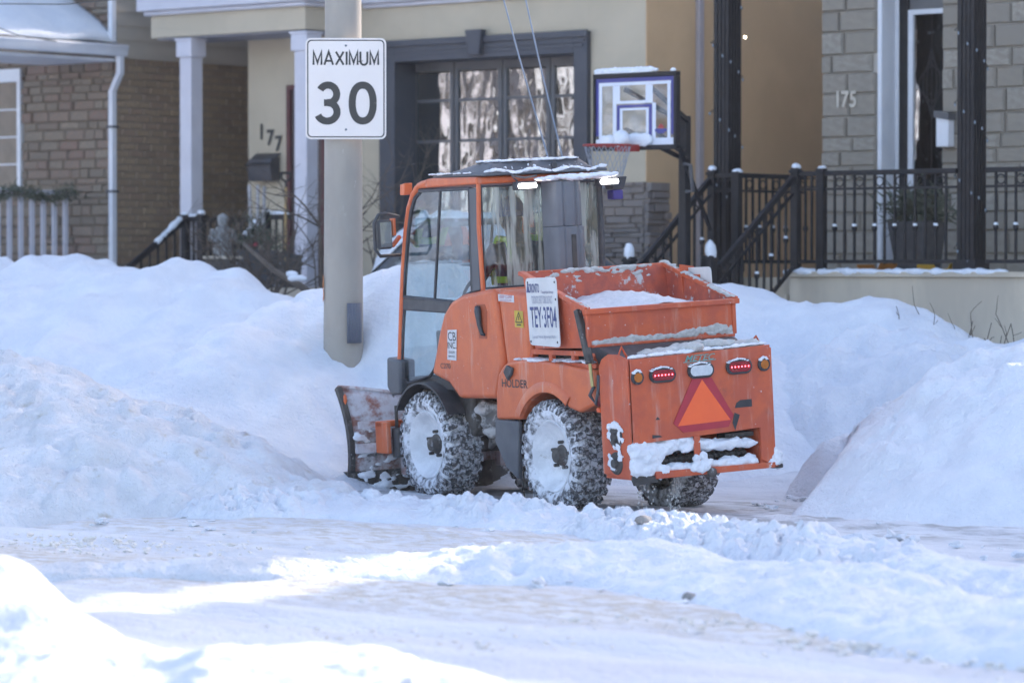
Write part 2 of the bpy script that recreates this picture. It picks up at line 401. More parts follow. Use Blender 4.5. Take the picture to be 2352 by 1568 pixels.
for v0, wd, dp in ((11.9, .20, .045), (13.4, .3, -.02), (14.6, .2, .05), (15.2, .16, .04), (12.5, .16, .03), (16.1, .28, -.02), (17.0, .2, .03), (18.35, .2, .025), (19.45, .2, .025)):
    GZ = GZ - near * dp * np.exp(-((V_ - v0 - .18 * fbm(U_, U_ * 0, .25, 2, 9)) / wd) ** 2)
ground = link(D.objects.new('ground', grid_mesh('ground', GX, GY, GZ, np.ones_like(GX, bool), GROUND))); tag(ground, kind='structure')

SNOWG = mat('snow_sandy', (.86, .88, .91), (.79, .81, .85), scale=3, rough=.7, spec=.3, bump=.03, bscale=24, splat=((.70, .67, .61), 1.3, .62, .15))
def bank(label, pts, wf, wb, res=.06, seed=1, n1=.05, n2=.03, lump=0.0, lsc=7.0, pw=1.0, sig=.35, m=None, soft=0.0, name='snow_bank', group=None, furrow=0.0, zoff=0.0, grain=0.012, chunk=0.0, csc=5.0, clo=.45, endw=None, hollow=False):
    C = []
    for p in pts:
        C.append(atY(*p) if p[2] > 3 else atH(*p))
    C = np.array(C); C[:, 2] += zoff
    T = np.linspace(0, 1, len(C)); tt = np.linspace(0, 1, 260); K = np.stack([np.interp(tt, T, C[:, i]) for i in range(3)], 1)
    ker = np.hanning(9); ker /= ker.sum(); Kp = np.pad(K, ((4, 4), (0, 0)), 'edge')
    K = np.stack([np.convolve(Kp[:, i], ker, 'valid') for i in range(3)], 1)
    big = max(wf, wb)
    x0, x1 = K[:, 0].min() - big, K[:, 0].max() + big; y0, y1 = K[:, 1].min() - wf - .2, K[:, 1].max() + wb + .2
    X, Y = np.meshgrid(np.arange(x0, x1, res), np.arange(y0, y1, res)); sh = X.shape; P = np.stack([X.ravel(), Y.ravel()], 1)
    H = np.empty(len(P)); Tt = np.empty(len(P)); F_ = np.empty(len(P))
    for a in range(0, len(P), 20000):
        Q = P[a:a + 20000]; d2 = ((Q[:, None, :] - K[None, :, :2]) ** 2).sum(2); dm = d2.min(1, keepdims=True); j = d2.argmin(1)
        wgt = np.exp(-(d2 - dm) / sig ** 2); zc = (wgt * K[None, :, 2]).sum(1) / wgt.sum(1)
        c = K[j, :2]; front = ((Q - c) * (-c)).sum(1) > 0
        ww = np.where(front, wf, wb)
        if endw:                                       # the bank narrows towards its ends
            k = np.ones(260)
            n0 = endw[2] if len(endw) > 2 else 60
            if endw[0]: k[:n0] = endw[0] + (1 - endw[0]) * np.arange(n0) / n0
            if endw[1]: k[-60:] = (endw[1] + (1 - endw[1]) * sstep(0, 60, np.arange(60)))[::-1]
            ww = ww * k[j]
        t = np.sqrt(dm[:, 0]) / ww
        H[a:a + 20000] = zc; Tt[a:a + 20000] = t; F_[a:a + 20000] = front
    g = ground_z(P[:, 0], P[:, 1]); t = np.clip(Tt, 0, 1)
    prof = (.5 * (1 + np.cos(np.pi * t))) ** pw
    if soft: prof = (1 - soft) * prof + soft * (1 - t)
    x, y = P[:, 0], P[:, 1]; hh = np.maximum(H - g, .02)
    edge = np.minimum(1, prof * 3)
    z = g + hh * prof + edge * (n1 * fbm(x, y, .9, 3, seed) + n2 * fbm(x, y, 3.1, 4, seed + 20))
    if lump: z = z + edge * (lump * (.35 + .65 * np.clip(t * 5, 0, 1)) if hollow else lump) * (billow(x, y, lsc, 3, seed + 40) - (.6 if hollow else .45)) * (.4 + .6 * vnoise(x * 1.3, y * 1.3, seed + 60))
    z = z + edge * grain * (billow(x, y, 11, 3, seed + 90) - .5) * sstep(.35, .7, vnoise(x * .9, y * .9, seed + 95)) * 2
    if chunk: z = z + np.minimum(1, prof * 4) * chunk * (worley(x + .05 * fbm(x, y, 6, 2, 3), y, csc, seed) + .5 * worley(x, y, csc * 2.3, seed + 1) - .3) * sstep(clo, clo + .25, vnoise(x * 1.1 + 5, y * 1.1, seed + 33))
    if furrow:
        uq, vq = UV(x, y); z = z + edge * furrow * fbm(uq * 1.0, vq * .35, 2.2, 3, seed + 80)
    z = z - .05 * (1 - np.minimum(1, prof * 6)) - .12 * (Tt > 1)
    Z = z.reshape(sh); keep = (Tt < 1.02).reshape(sh)
    o = np.array([K[:, 0].mean(), K[:, 1].mean(), 0]); o[2] = ground_z(o[0:1], o[1:2])[0]
    ob = link(D.objects.new(name, grid_mesh(name, X - o[0], Y - o[1], Z - o[2], keep, m or SNOW))); ob.location = o
    return tag(ob, label, 'snow bank', group)

bank('tall smooth snow bank below the white porch railing and stairs at far left', [(-160, 600, 34.5), (0, 593, 34.3), (70, 598, 34.1), (130, 589, 34), (180, 597, 33.8), (250, 584, 33.6), (330, 598, 33.3), (400, 613, 33.1),
      (450, 630, 33), (505, 622, 32.8), (560, 648, 32.6), (610, 678, 32.4), (650, 692, 32.2), (720, 700, 32)], 5.4, 1.6, .06, 3, .12, .06, pw=1.3, sig=.35, furrow=.30, lump=.08, lsc=1.8, zoff=-.07)
bank('broad snow bank around the concrete pole, behind the plow blade', [(250, 950, 26.8), (290, 912, 27), (350, 866, 27.2), (420, 808, 27.5), (480, 768, 27.8), (525, 740, 28.2), (600, 724, 28.6), (690, 700, 29), (745, 676, 29.3), (836, 656, 29.3),
      (880, 628, 29.2), (925, 614, 29), (1010, 604, 28.9), (1110, 620, 28.8), (1200, 650, 28.8), (1320, 690, 28.7), (1450, 720, 28.6)], 2.35, .75, .045, 9, .09, .05, pw=.8, sig=.4, lump=.07, lsc=3, chunk=.05, csc=4, clo=.55)
bank('grainy roadside snow bank sloping down towards the plow blade, near left', [(-200, 800, 25.6), (-60, 808, 25.5), (0, 816, 25.4), (60, 830, 25.3), (120, 855, 25.1), (200, 892, 24.8), (300, 932, 24.5), (400, 968, 24.3), (470, 1000, 24.1), (525, 1050, 23.9), (580, 1098, 23.7), (660, 1126, 23.5)],
     2.3, 1.6, .035, 21, .07, .07, lump=.12, lsc=4.2, pw=.9, m=SNOWD, sig=.3, grain=.035, chunk=.07, csc=5, clo=.35, endw=(None, .3))
bank('rounded snow mounds in front of the porch steps and pale concrete porch wall', [(1360, 650, 31), (1480, 640, 31), (1608, 642, 31), (1678, 642, 30.8), (1709, 650, 30.8), (1760, 672, 30.6), (1850, 704, 30.4), (1920, 706, 30.2), (1991, 697, 30.1), (2050, 714, 30), (2103, 740, 29.8), (2153, 768, 29.7),
      (2220, 802, 29.5), (2290, 812, 29.3), (2352, 790, 29), (2450, 780, 28.8)], 1.5, 1.3, .045, 33, .20, .06, pw=.9, sig=.22, lump=.14, lsc=1.4)
bank('steep ridge of shovelled snow behind the spreader, below the porch wall', [(1500, 850, 28.9), (1640, 838, 28.8), (1778, 826, 28.6), (1891, 811, 28.5), (2007, 791, 28.3), (2100, 779, 28.2), (2173, 769, 28.1), (2220, 791, 28), (2281, 826, 27.9), (2352, 850, 27.7), (2460, 870, 27.5)],
     1.5, .6, .035, 45, .16, .13, lump=.26, lsc=2.2, pw=.75, sig=.25, grain=.03, chunk=.09, csc=3.5, clo=.35)
bank('big rounded snow bank at the right edge beside the spreader', [(1905, 1105, 25.3), (1915, 1050, 25.4), (1925, 1000, 25.4), (1945, 966, 25.4), (2007, 936, 25.3), (2061, 931, 25.2), (2107, 923, 25.1), (2135, 893, 25.1), (2165, 870, 25), (2204, 867, 24.9), (2238, 842, 24.8),
      (2281, 826, 24.7), (2352, 800, 24.4), (2500, 780, 24.0)], 2.3, .8, .03, 52, .10, .05, lump=.12, lsc=2.4, pw=.75, sig=.2, grain=.03, m=SNOWG, chunk=.07, csc=4.5, clo=.40, endw=(.16, None, 190))
bank('sunlit foreground snow bank in the bottom left corner', [(-250, 1225, 14.9), (-60, 1238, 14.7), (0, 1254, 14.6), (38, 1262, 14.6), (62, 1296, 14.6), (88, 1342, 14.5), (130, 1380, 14.4), (220, 1420, 14.3), (300, 1448, 14.2), (400, 1472, 14.1), (600, 1502, 13.9), (800, 1512, 13.8), (890, 1504, 13.7), (945, 1492, 13.7),
      (1000, 1506, 13.6), (1052, 1540, 13.6), (1112, 1532, 13.5), (1150, 1562, 13.4), (1190, 1600, 13.3)], 1.25, .55, .022, 61, .06, .05, hollow=True, lump=.26, lsc=1.25, pw=.8, sig=.12, grain=.012, endw=(None, .10))
def low(pts, h): return [(a, b, h * (c if True else 1)) for a, b, c in pts]
bank('lumpy windrow of fresh snow running past the wheels of the tractor', [(560, 1156, .08), (640, 1148, .10), (760, 1146, .10), (860, 1152, .09), (960, 1158, .09), (1050, 1168, .07), (1150, 1170, .08), (1240, 1176, .09), (1320, 1186, .08), (1400, 1196, .07), (1520, 1208, .08), (1650, 1220, .11), (1760, 1230, .12), (1850, 1239, .13),
      (1950, 1247, .14), (2080, 1264, .15), (2200, 1288, .15), (2352, 1316, .15), (2480, 1340, .14)], .62, .34, .018, 71, .02, .035, lump=.08, lsc=8, chunk=.10, csc=9, clo=.2, pw=.8, sig=.1, name='snow_windrow')
bank('smooth low snow ridge between the road and the tractor, right of centre', [(800, 1290, .03), (950, 1282, .06), (1100, 1266, .10), (1240, 1258, .13), (1380, 1246, .16), (1500, 1254, .15), (1620, 1276, .13), (1750, 1294, .13), (1900, 1318, .14), (2050, 1342, .15), (2200, 1366, .15), (2300, 1372, .17), (2380, 1372, .2), (2500, 1390, .2)],
     .85, .45, .024, 83, .03, .04, lump=.08, lsc=4.5, chunk=.03, csc=6, clo=.55, pw=.75, sig=.14, name='snow_windrow')
bank('small sunlit ridge of yellowish snow on the road, left of centre', [(60, 1306, .02), (200, 1300, .035), (340, 1297, .04), (450, 1291, .06), (540, 1285, .085), (610, 1280, .10), (660, 1290, .07), (740, 1290, .06), (800, 1296, .03)],
     .30, .25, .02, 95, .02, .02, lump=.07, lsc=8, pw=.8, sig=.08, m=SNOWD, name='snow_windrow')

# loose clods that nobody could count
def clods(name, label, spots, m, seed, sc_=1.0):
    mb = MB(); rs = np.random.RandomState(seed)
    o = atH(*spots[0][0:2], 0)
    for (px, py, r, sx, sy, cnt) in spots:
        for k in range(cnt):
            p = atH(px + rs.randn() * sx, py + rs.randn() * sy, .01); rr = r * sc_ * (.25 + .9 * rs.rand() ** 3)
            mb.blob((p[0], p[1], rr * .2), rr, (1.0 + .9 * rs.rand(), 1.0 + .9 * rs.rand(), .45 + .35 * rs.rand()), 2, .75, rs.randint(1 << 30))
    ob = mb.build(name, m, None, o, 40); ob.location = o
    return tag(ob, label, 'snow clods', kind='stuff')
SNOWB = mat('brown_snow', (.76, .72, .64), (.82, .81, .79), scale=14, rough=.8, bump=.004, bscale=80)
clods('snow_clods', 'loose white snow clods scattered along the windrows', [(1300, 1215, .035, 260, 14, 60), (700, 1190, .035, 260, 18, 50), (1900, 1270, .05, 230, 22, 60), (1500, 1330, .03, 300, 25, 40), (400, 1150, .035, 200, 25, 40), (1000, 1172, .03, 180, 6, 40), (1850, 1150, .035, 60, 22, 30),
      (1740, 1368, .055, 12, 6, 3), (1850, 1390, .06, 20, 6, 4), (2050, 1398, .05, 60, 6, 5), (1940, 1385, .06, 20, 5, 3)], SNOW, 5)
clods('dirty_snow_clods', 'sandy brown snow crumbs along the wheel tracks', [(1700, 1420, .026, 190, 14, 200), (2100, 1470, .036, 160, 18, 240), (1250, 1370, .022, 200, 10, 120), (2280, 1500, .05, 70, 18, 120), (300, 1255, .028, 170, 10, 160), (150, 1240, .03, 110, 10, 120), (900, 1450, .02, 260, 10, 90), (1150, 1275, .018, 160, 10, 60), (1100, 1480, .022, 120, 8, 60), (600, 1290, .024, 90, 6, 60)], SNOWB, 6, .48)
STONEC = mat('gravel_stone', (.22, .21, .2), (.35, .33, .31), scale=20, rough=.8, bump=.003)
for lab, px, py, r in (('dark grey lump of ice in front of the smooth snow ridge', 1588, 1372, .035), ('greyish dirty lump on the windrow, in front of the right rear wheel', 1480, 1240, .05)):
    p = atH(px, py, .03); mb = MB().blob((0, 0, 0), r, (1.2, 1, .8), 2, .3, int(px)); ob = mb.build('ice_lump', STONEC, None, (0, 0, 0), 40); ob.location = (p[0], p[1], .03 + (.12 if px < 1500 else 0)); tag(ob, lab, 'ice lump')

# ================================================================== HOUSES (street frame: u along the street, v away from it)
STUCCO = mat('cream_stucco', (.55, .465, .345), (.50, .425, .315), scale=1.5, rough=.9, bump=.004, bscale=120, spec=.2, splat=((.45, .375, .27), 3, .56, .25, (1, 1, .15)))
STUCCO2 = mat('tan_stucco', (.70, .47, .265), (.64, .43, .245), scale=1.2, rough=.9, bump=.004, bscale=120, spec=.2)
LAVW = mat('white_trim', (.60, .58, .62), (.55, .53, .57), scale=3, rough=.55, bump=.001)
WHITE = mat('white_paint', (.74, .75, .78), (.66, .67, .71), scale=3, rough=.5, bump=.001)
SLATE = mat('slate_trim', (.042, .047, .062), (.053, .058, .072), scale=4, rough=.5, bump=.001)
SASH = mat('dark_sash', (.075, .08, .088), (.10, .10, .105), scale=4, rough=.45)
IRON = mat('black_iron', (.008, .0085, .011), (.014, .0145, .018), scale=10, rough=.5, spec=.3, bump=.0006)
CONC = mat('concrete', (.60, .51, .39), (.50, .425, .33), scale=2.5, rough=.85, bump=.004, bscale=70, splat=((.26, .25, .23), 1.6, .60, .2), stretch=(1, 1, .35))
MORTAR = mat('mortar', (.24, .195, .15), (.28, .225, .175), scale=6, rough=.95, bump=.004)
MORTARG = mat('grey_mortar', (.42, .38, .33), (.47, .425, .37), scale=6, rough=.95, bump=.004)
BRICK = mat('brown_brick', (.32, .23, .15), (.29, .21, .145), scale=9, rough=.85, bump=.006, bscale=40, rnd=[(.32, .225, .14), (.41, .29, .17), (.33, .225, .15), (.46, .33, .195), (.28, .195, .13), (.38, .25, .17)])
STONE = mat('field_stone', (.2, .15, .11), (.21, .175, .14), scale=7, rough=.9, bump=.01, bscale=22, rnd=[(.22, .17, .125), (.29, .225, .165), (.27, .155, .12), (.25, .20, .15), (.34, .27, .20), (.19, .15, .115), (.31, .20, .15), (.24, .185, .14)])
STONE2 = mat('cut_stone', (.3, .25, .2), (.29, .255, .21), scale=5, rough=.9, bump=.014, bscale=18, rnd=[(.31, .27, .215), (.36, .315, .255), (.28, .245, .20), (.40, .36, .30), (.33, .29, .24)])
LEDGE = mat('ledge_stone', (.25, .2, .16), (.26, .22, .2), scale=8, rough=.9, bump=.008, bscale=25, rnd=[(.23, .19, .16), (.31, .24, .20), (.20, .185, .175), (.28, .21, .17), (.245, .22, .21), (.34, .29, .25)])
SIDING = mat('beige_siding', (.48, .43, .355), (.44, .395, .33), scale=2, rough=.7, bump=.001)
REDP = mat('dark_red_paint', (.10, .02, .022), (.08, .017, .02), scale=4, rough=.5)
INTER = mat('dark_interior', (.02, .02, .022), (.03, .03, .03), scale=2, rough=.9)
CURT = mat('curtain', (.42, .42, .42), (.34, .34, .34), scale=3, rough=.9, stretch=(8, 8, .3))
SHING = mat('dark_shingles', (.07, .065, .062), (.10, .095, .09), scale=8, rough=.9, bump=.006)
WGLASS = glass('window_glass', (.5, .55, .55), .009, 2.6, 3.6, stretch=(1, 1, .5))
LGLASS = glass('clear_window_glass', (.7, .72, .72), .006, 2.0, 1.5)

def street_thing(name, label, cat, u, v, z=0.0, group=None):
    t = thing(name, label, cat, W(u, v, z), -ST, group); t['_o'] = 0; del t['_o']
    return t, (u, v, z)
SHARED = {}
def piece(name, m, parent, org, x0, x1, y0, y1, z0, z1, chamfer=.0):
    """A brick, stone, board... as an object of its own; one shared bevelled block scaled to size."""
    key = ('block', m.name)
    if key not in SHARED:
        mb = MB(); c = .06
        lo = [(-.5 + c, -.5, -.5 + c), (.5 - c, -.5, -.5 + c), (.5 - c, -.5, .5 - c), (-.5 + c, -.5, .5 - c)]
        hi = [(-.5, -.5 + .2, -.5), (.5, -.5 + .2, -.5), (.5, -.5 + .2, .5), (-.5, -.5 + .2, .5)]
        bk = [(-.5, .5, -.5), (.5, .5, -.5), (.5, .5, .5), (-.5, .5, .5)]
        vs = lo + hi + bk
        fs = [(0, 1, 2, 3)] + [(i, (i + 1) % 4, 4 + (i + 1) % 4, 4 + i) for i in range(4)] + [(4 + i, 4 + (i + 1) % 4, 8 + (i + 1) % 4, 8 + i) for i in range(4)] + [(11, 10, 9, 8)]
        mb.add(vs, fs); SHARED[key] = mb.mesh(name, m)
    o = D.objects.new(name, SHARED[key]); link(o, parent)
    o.location = ((x0 + x1) / 2 - org[0], (y0 + y1) / 2 - org[1], (z0 + z1) / 2 - org[2]); o.scale = (x1 - x0, y1 - y0, z1 - z0)
    return o
def piece_side(name, m, parent, org, u, v0, v1, z0, z1, dep):
    """The same block set in a wall whose face looks along +u."""
    o = piece(name, m, parent, org, v0, v1, u - dep, u, z0, z1)
    o.location = (u - dep / 2 - org[0], (v0 + v1) / 2 - org[1], (z0 + z1) / 2 - org[2]); o.rotation_euler = (0, 0, R(90)); o.scale = (v1 - v0, dep, z1 - z0)
    return o
def ashlar(a0, a1, z0, z1, hs, ws, rs):
    out = []; z = z0
    while z < z1 - .03:
        h = min(rs.choice(hs), z1 - z); a = a0 - rs.rand() * .2
        while a < a1:
            wd = rs.uniform(*ws); b0 = max(a, a0); b1 = min(a + wd, a1)
            if b1 - b0 > .05: out.append((b0, b1, z, z + h))
            a += wd
        z += h
    return out
def house_shell(t, o, u0, u1, v0, v1, zt, ridge, wm, name='wall', side=None):
    b = MB().box(u0, u1, v0, v1, -.3, zt); b.build(name, side or wm, t, o)
    um = (v0 + v1) / 2
    r = MB(); e = .35
    r.hexa([(u0 - e, v0 - e, zt), (u0 - e, v1 + e, zt), (u0 - e, um, ridge)], [(u1 + e, v0 - e, zt), (u1 + e, v1 + e, zt), (u1 + e, um, ridge)])
    rf = r.build('roof', SHING, t, o)
    return rf

# ------------------------------------------------------------------ left house: stone front, brick flank, porch roof with gutter
vL = 28.3; uL, _ = PV(262, 300, vL)
left, oL = street_thing('stone_house', 'stone and brown brick house with snowy porch roof and white gutter, far left', 'house', uL - 3, vL + 4)
house_shell(left, oL, uL - 8, uL, vL + .03, 40, 7.4, 10.5, MORTAR)
rs = np.random.RandomState(4)
uw0 = PV(-40, 300, vL)[0]; uw1, zw1 = PV(50, 188, vL); zw0 = PV(50, 440, vL)[1]
for (a, b, z0, z1) in ashlar(uL - 2.3, uL - .005, 1.65, 5.1, (.075, .095, .115, .135), (.15, .40), rs):
    if z0 > 4.3 and a < uL - 1.2: continue
    if b > uw0 and a < uw1 and z1 > zw0 and z0 < zw1:
        if a < uw1 < b and uw1 < b - .05: a = uw1
        else: continue
    p = rs.uniform(0, .022); piece('stone', STONE, left, oL, a + .006, b - .006, vL - p, vL + .09, z0 + .006, z1 - .006)
# brick flank, each brick its own piece
vB1 = vL + 2.6; zs = PU(420, 140, uL)[1]; zr = 1.72; row = 0
while zr < zs - .04:
    v = vL + (.0 if row % 2 else -.12)
    while v < vB1:
        a = max(v, vL + .02); b = min(v + .236, vB1)
        if b - a > .05:
            p = random.uniform(0, .006); piece_side('brick', BRICK, left, oL, uL + .014 + p, a + .006, b - .006, zr + .007, zr + .079, .07)
        v += .236
    zr += .0855; row += 1
MB().box(uL - .02, uL + .03, vL + .02, vB1 + 6, zs - .02, zs + .03).build('trim_board', SIDING, left, oL)
z = zs + .03
while z < 5.6:
    m_ = MB().prism([(uL, z), (uL + .032, z), (uL + .018, z + .17), (uL, z + .17)], 'y', vL + .02, vB1 + 6); m_.build('siding_board', SIDING, left, oL); z += .17
# window in the stone front
wo = MB().box(uw0, uw1, vL + .10, vL + .16, zw0, zw1).build('window', INTER, left, oL)
fr = MB(); fw = .05
fr.box(uw1 - fw, uw1, vL - .03, vL + .08, zw0, zw1); fr.box(uw0, uw1 - fw, vL - .03, vL + .08, zw0, zw0 + fw)
fr.box(uw0, uw1 + .02, vL - .05, vL + .08, zw1, zw1 + .16); fr.build('window_frame', WHITE, wo, oL)
bars = MB()
for k in (1, 2, 3): zz = zw0 + (zw1 - zw0) * k / 4; bars.box(uw0, uw1 - fw, vL + .02, vL + .04, zz - .009, zz + .009)
um_ = PV(37, 300, vL)[0]; bars.box(um_ - .009, um_ + .009, vL + .018, vL + .042, zw0 + fw, zw1); bars.build('glazing_bar', WHITE, wo, oL)
MB().box(uw0, uw1 - fw, vL + .05, vL + .055, zw0 + fw, zw1).build('pane', LGLASS, wo, oL)
MB().box(uw0, uw1 - .01, vL + .088, vL + .092, zw0, zw1 - .5).build('curtain', CURT, wo, oL)
# porch roof rising to the left, gutter along its eave, downspout
ve0, ve1 = vL - 3.4, vL - .02; ue = uL + .10; ze = PV(283, 103, vL)[1]
rf = MB().prism([(ue, ze), (ue - 2.6, ze + 1.75), (ue - 2.6, ze + 1.63), (ue, ze - .12)], 'y', ve0, ve1).build('porch_roof', SHING, left, oL)
# wind-packed snow lying on it, thick and curling at the eave
nu, nv = 26, 40; sv = []; sf = []
for i in range(nu + 1):
    for j in range(nv + 1):
        s_ = i / nu; q = j / nv; th = .16 * (1 - math.exp(-s_ * 14)) + .025 * math.sin(q * 9 + s_ * 4) + .015 * math.sin(q * 23) + .02
        pu = ue - .02 - 2.5 * s_; sv.append((pu, ve0 + (ve1 - ve0) * q, ze + .66 * (2.5 * s_ + .02) + th - .12 * math.sin(s_ * math.pi)))
for i in range(nu):
    for j in range(nv): a = i * (nv + 1) + j; sf.append((a, a + 1, a + nv + 2, a + nv + 1))
SN = MB().add(sv, sf).build('roof_snow', SNOW, rf, oL, 180)
sm = SN.modifiers.new('t', 'SOLIDIFY'); sm.thickness = .10; sm.offset = -1
g = MB(); g.prism([(ue - .01, ze - .14), (ue + .10, ze - .14), (ue + .13, ze - .02), (ue + .12, ze - .005), (ue - .01, ze - .02)], 'y', ve0 - .1, ve1 + .06); g.build('gutter', WHITE, left, oL, bevel=.008)
MB().box(ue - 1.3, ue - .03, ve0, ve1, ze - .20, ze - .165).build('soffit', WHITE, left, oL)
dk = MB(); ud = uL + .035; vd = vL - .06
dk.tube([(ue + .05, vd + .02, ze - .12), (ue + .05, vd + .02, ze - .34), (ud, vd, ze - .56), (ud, vd, 1.3)], .048, 4); dk.tube([(ud, vd + .0, ze + .05), (ud, vd, 6.5)], .048, 4)
ds = dk.build('downspout', WHITE, left, oL)
for zz in (PV(262, 292, vL)[1], PV(262, 440, vL)[1]): MB().box(ud - .055, ud + .055, vd - .055, vd + .055, zz - .012, zz + .012).build('strap', SLATE, ds, oL)
# thin service wires
for lab, a, b in (('upper of two thin dark wires crossing above the snowy porch roof', (-60, 9, 36), (400, -14, 30)), ('lower of two thin dark wires crossing in front of the snowy porch roof', (-60, 42, 36), (130, 96, 39.5))):
    A = atY(*a); B = atY(*b); ob = MB().tube([A - A, (B - A) * .5 - np.array([0, 0, .05]), B - A], .006, 5).build('wire', IRON); ob.location = A; tag(ob, lab, 'wire')

# white porch railing with garland
uP = PV(150, 520, vL - .35)[0]
rl, oR = street_thing('porch_railing', 'white wooden porch railing with square pickets, far left', 'railing', uP, vL - .35, 1.2)
zt = PV(150, 448, vL - .35)[1]; v = vL - .35
while v > vL - 3.2:
    MB().box(uP - .014, uP + .014, v - .035, v + .035, .9, zt).build('picket', LAVW, rl, oR, bevel=.006); v -= .178
MB().box(uP - .05, uP + .05, vL - 3.3, vL - .24, zt, zt + .05).build('top_rail', LAVW, rl, oR); MB().box(uP - .035, uP + .035, vL - 3.3, vL - .28, 1.05, 1.12).build('bottom_rail', LAVW, rl, oR)
GREEN = mat('evergreen', (.06, .075, .045), (.09, .10, .065), scale=20, rough=.7, rnd=None)
def sprigs(mb, c, rad, n, ln, rs, up=.2, w=.012):
    for _ in range(n):
        p = Vector(c) + Vector((rs.randn() * rad[0], rs.randn() * rad[1], rs.randn() * rad[2]))
        d = Vector((rs.randn(), rs.randn(), rs.randn() * .6 + up)).normalized() * ln * (.5 + rs.rand()); s = d.orthogonal().normalized() * w
        mb.add([p - s, p + s, p + d], [(0, 1, 2)])
gd, oG = street_thing('garland', 'dark evergreen garland draped along the white porch railing', 'garland', uP, vL - .4, zt)
mb = MB(); rs = np.random.RandomState(8); v = vL - .28
while v > vL - 3.2: sprigs(mb, (uP + .05, v, zt + .0 + .04 * math.sin(v * 7)), (.05, .05, .035), 26, .09, rs, -.1); v -= .05
mb.build('greenery', GREEN, gd, oG)['kind'] = 'stuff'
BLUE = mat('blue_plastic', (.03, .05, .20), (.025, .04, .17), scale=3, rough=.5)
ob, oo = street_thing('recycling_bin', 'blue plastic bin standing behind the white pickets at the left edge', 'bin', uP - .5, vL - 1.55, 1.0)
MB().hexa([(uP - .7, vL - 1.8, 1.0), (uP - .3, vL - 1.8, 1.0), (uP - .3, vL - 1.4, 1.0), (uP - .7, vL - 1.4, 1.0)], [(uP - .75, vL - 1.85, zt - .12), (uP - .25, vL - 1.85, zt - .12), (uP - .25, vL - 1.35, zt - .12), (uP - .75, vL - 1.35, zt - .12)]).build('body', BLUE, ob, oo, bevel=.02)
MB().box(uP - .78, uP - .22, vL - 1.88, vL - 1.32, zt - .12, zt - .06).build('lid', BLUE, ob, oo, bevel=.02)

# ------------------------------------------------------------------ house 177: cream stucco, porch, big dark window
v7 = 29.0; u70 = PV(570, 300, v7)[0]; u71 = PV(1485, 200, v7)[0]
h7, o7 = street_thing('stucco_house', 'cream stucco house numbered 177 with a large dark-framed window', 'house', (u70 + u71) / 2, v7 + 4)
wl = PV(880, 300, v7)[0]; wr = PV(1357, 300, v7)[0]; wt = PV(1355, 72, v7)[1]; zb7 = 1.15
b = MB()                                            # front wall with the window opening left free
tw = .235; a0, a1, zt7 = wl + .02, wr - .02, wt - .05
b.box(u70, a0, v7, 40, -.3, 7.4); b.box(a1, u71 - .012, v7, 40, -.3, 7.4); b.box(a0 + .001, a1 - .001, v7, 40, zt7, 7.4); b.box(a0 + .001, a1 - .001, v7, 40, -.3, zb7); b.box(a0 + .001, a1 - .001, v7 + 1.6, 40, zb7 + .001, zt7 - .001)
b.build('wall', STUCCO, h7, o7)
MB().box(u71 - .01, u71, v7 + .0, 40, -.3, 7.38).build('side_wall', STUCCO2, h7, o7, label='tan stucco flank wall in deeper shade')
e = .35; vm = 34.5
MB().hexa([(u70 - e, v7 - e, 7.4), (u70 - e, 40 + e, 7.4), (u70 - e, vm, 10.6)], [(u71 + e, v7 - e, 7.4), (u71 + e, 40 + e, 7.4), (u71 + e, vm, 10.6)]).build('roof', SHING, h7, o7)
MB().box(u70 - 1.5, u70, 38, 39.5, -.3, 9.0).build('alley_sun_block', STUCCO2, h7, o7)  # unseen block added to keep the sun out of the alley
# window trim
tr = MB(); tv0, tv1 = v7 - .07, v7 + .02
tr.box(wl, wl + tw, tv0, v7 + .34, zb7, wt); tr.box(wr - tw * .8, wr, tv0, v7 + .34, zb7, wt); tr.box(wl + tw, wr - tw * .8, tv0, v7 + .34, wt - tw, wt)
win = tr.build('window', SLATE, h7, o7, bevel=.006)
cap = MB(); cap.box(wl - .02, wr + .02, v7 - .10, v7 - .071, wt - .06, wt + .012); cap.box(wl + .03, wr - .03, v7 - .085, v7 - .071, wt - .12, wt - .085); cap.box(wl + .05, wr - .05, v7 - .082, v7 - .0715, wt - .17, wt - .145)
cap.build('moulding', SLATE, win, o7)
uk = PV(1107, 90, v7)[0]; zk1 = PV(1107, 70, v7)[1]; zk0 = PV(1107, 128, v7)[1]
MB().hexa([(uk - .08, v7 - .15, zk0), (uk + .08, v7 - .15, zk0), (uk + .08, v7 - .06, zk0), (uk - .08, v7 - .06, zk0)], [(uk - .12, v7 - .16, zk1), (uk + .12, v7 - .16, zk1), (uk + .12, v7 - .06, zk1), (uk - .12, v7 - .06, zk1)]).build('keystone', SLATE, win, o7, bevel=.008)
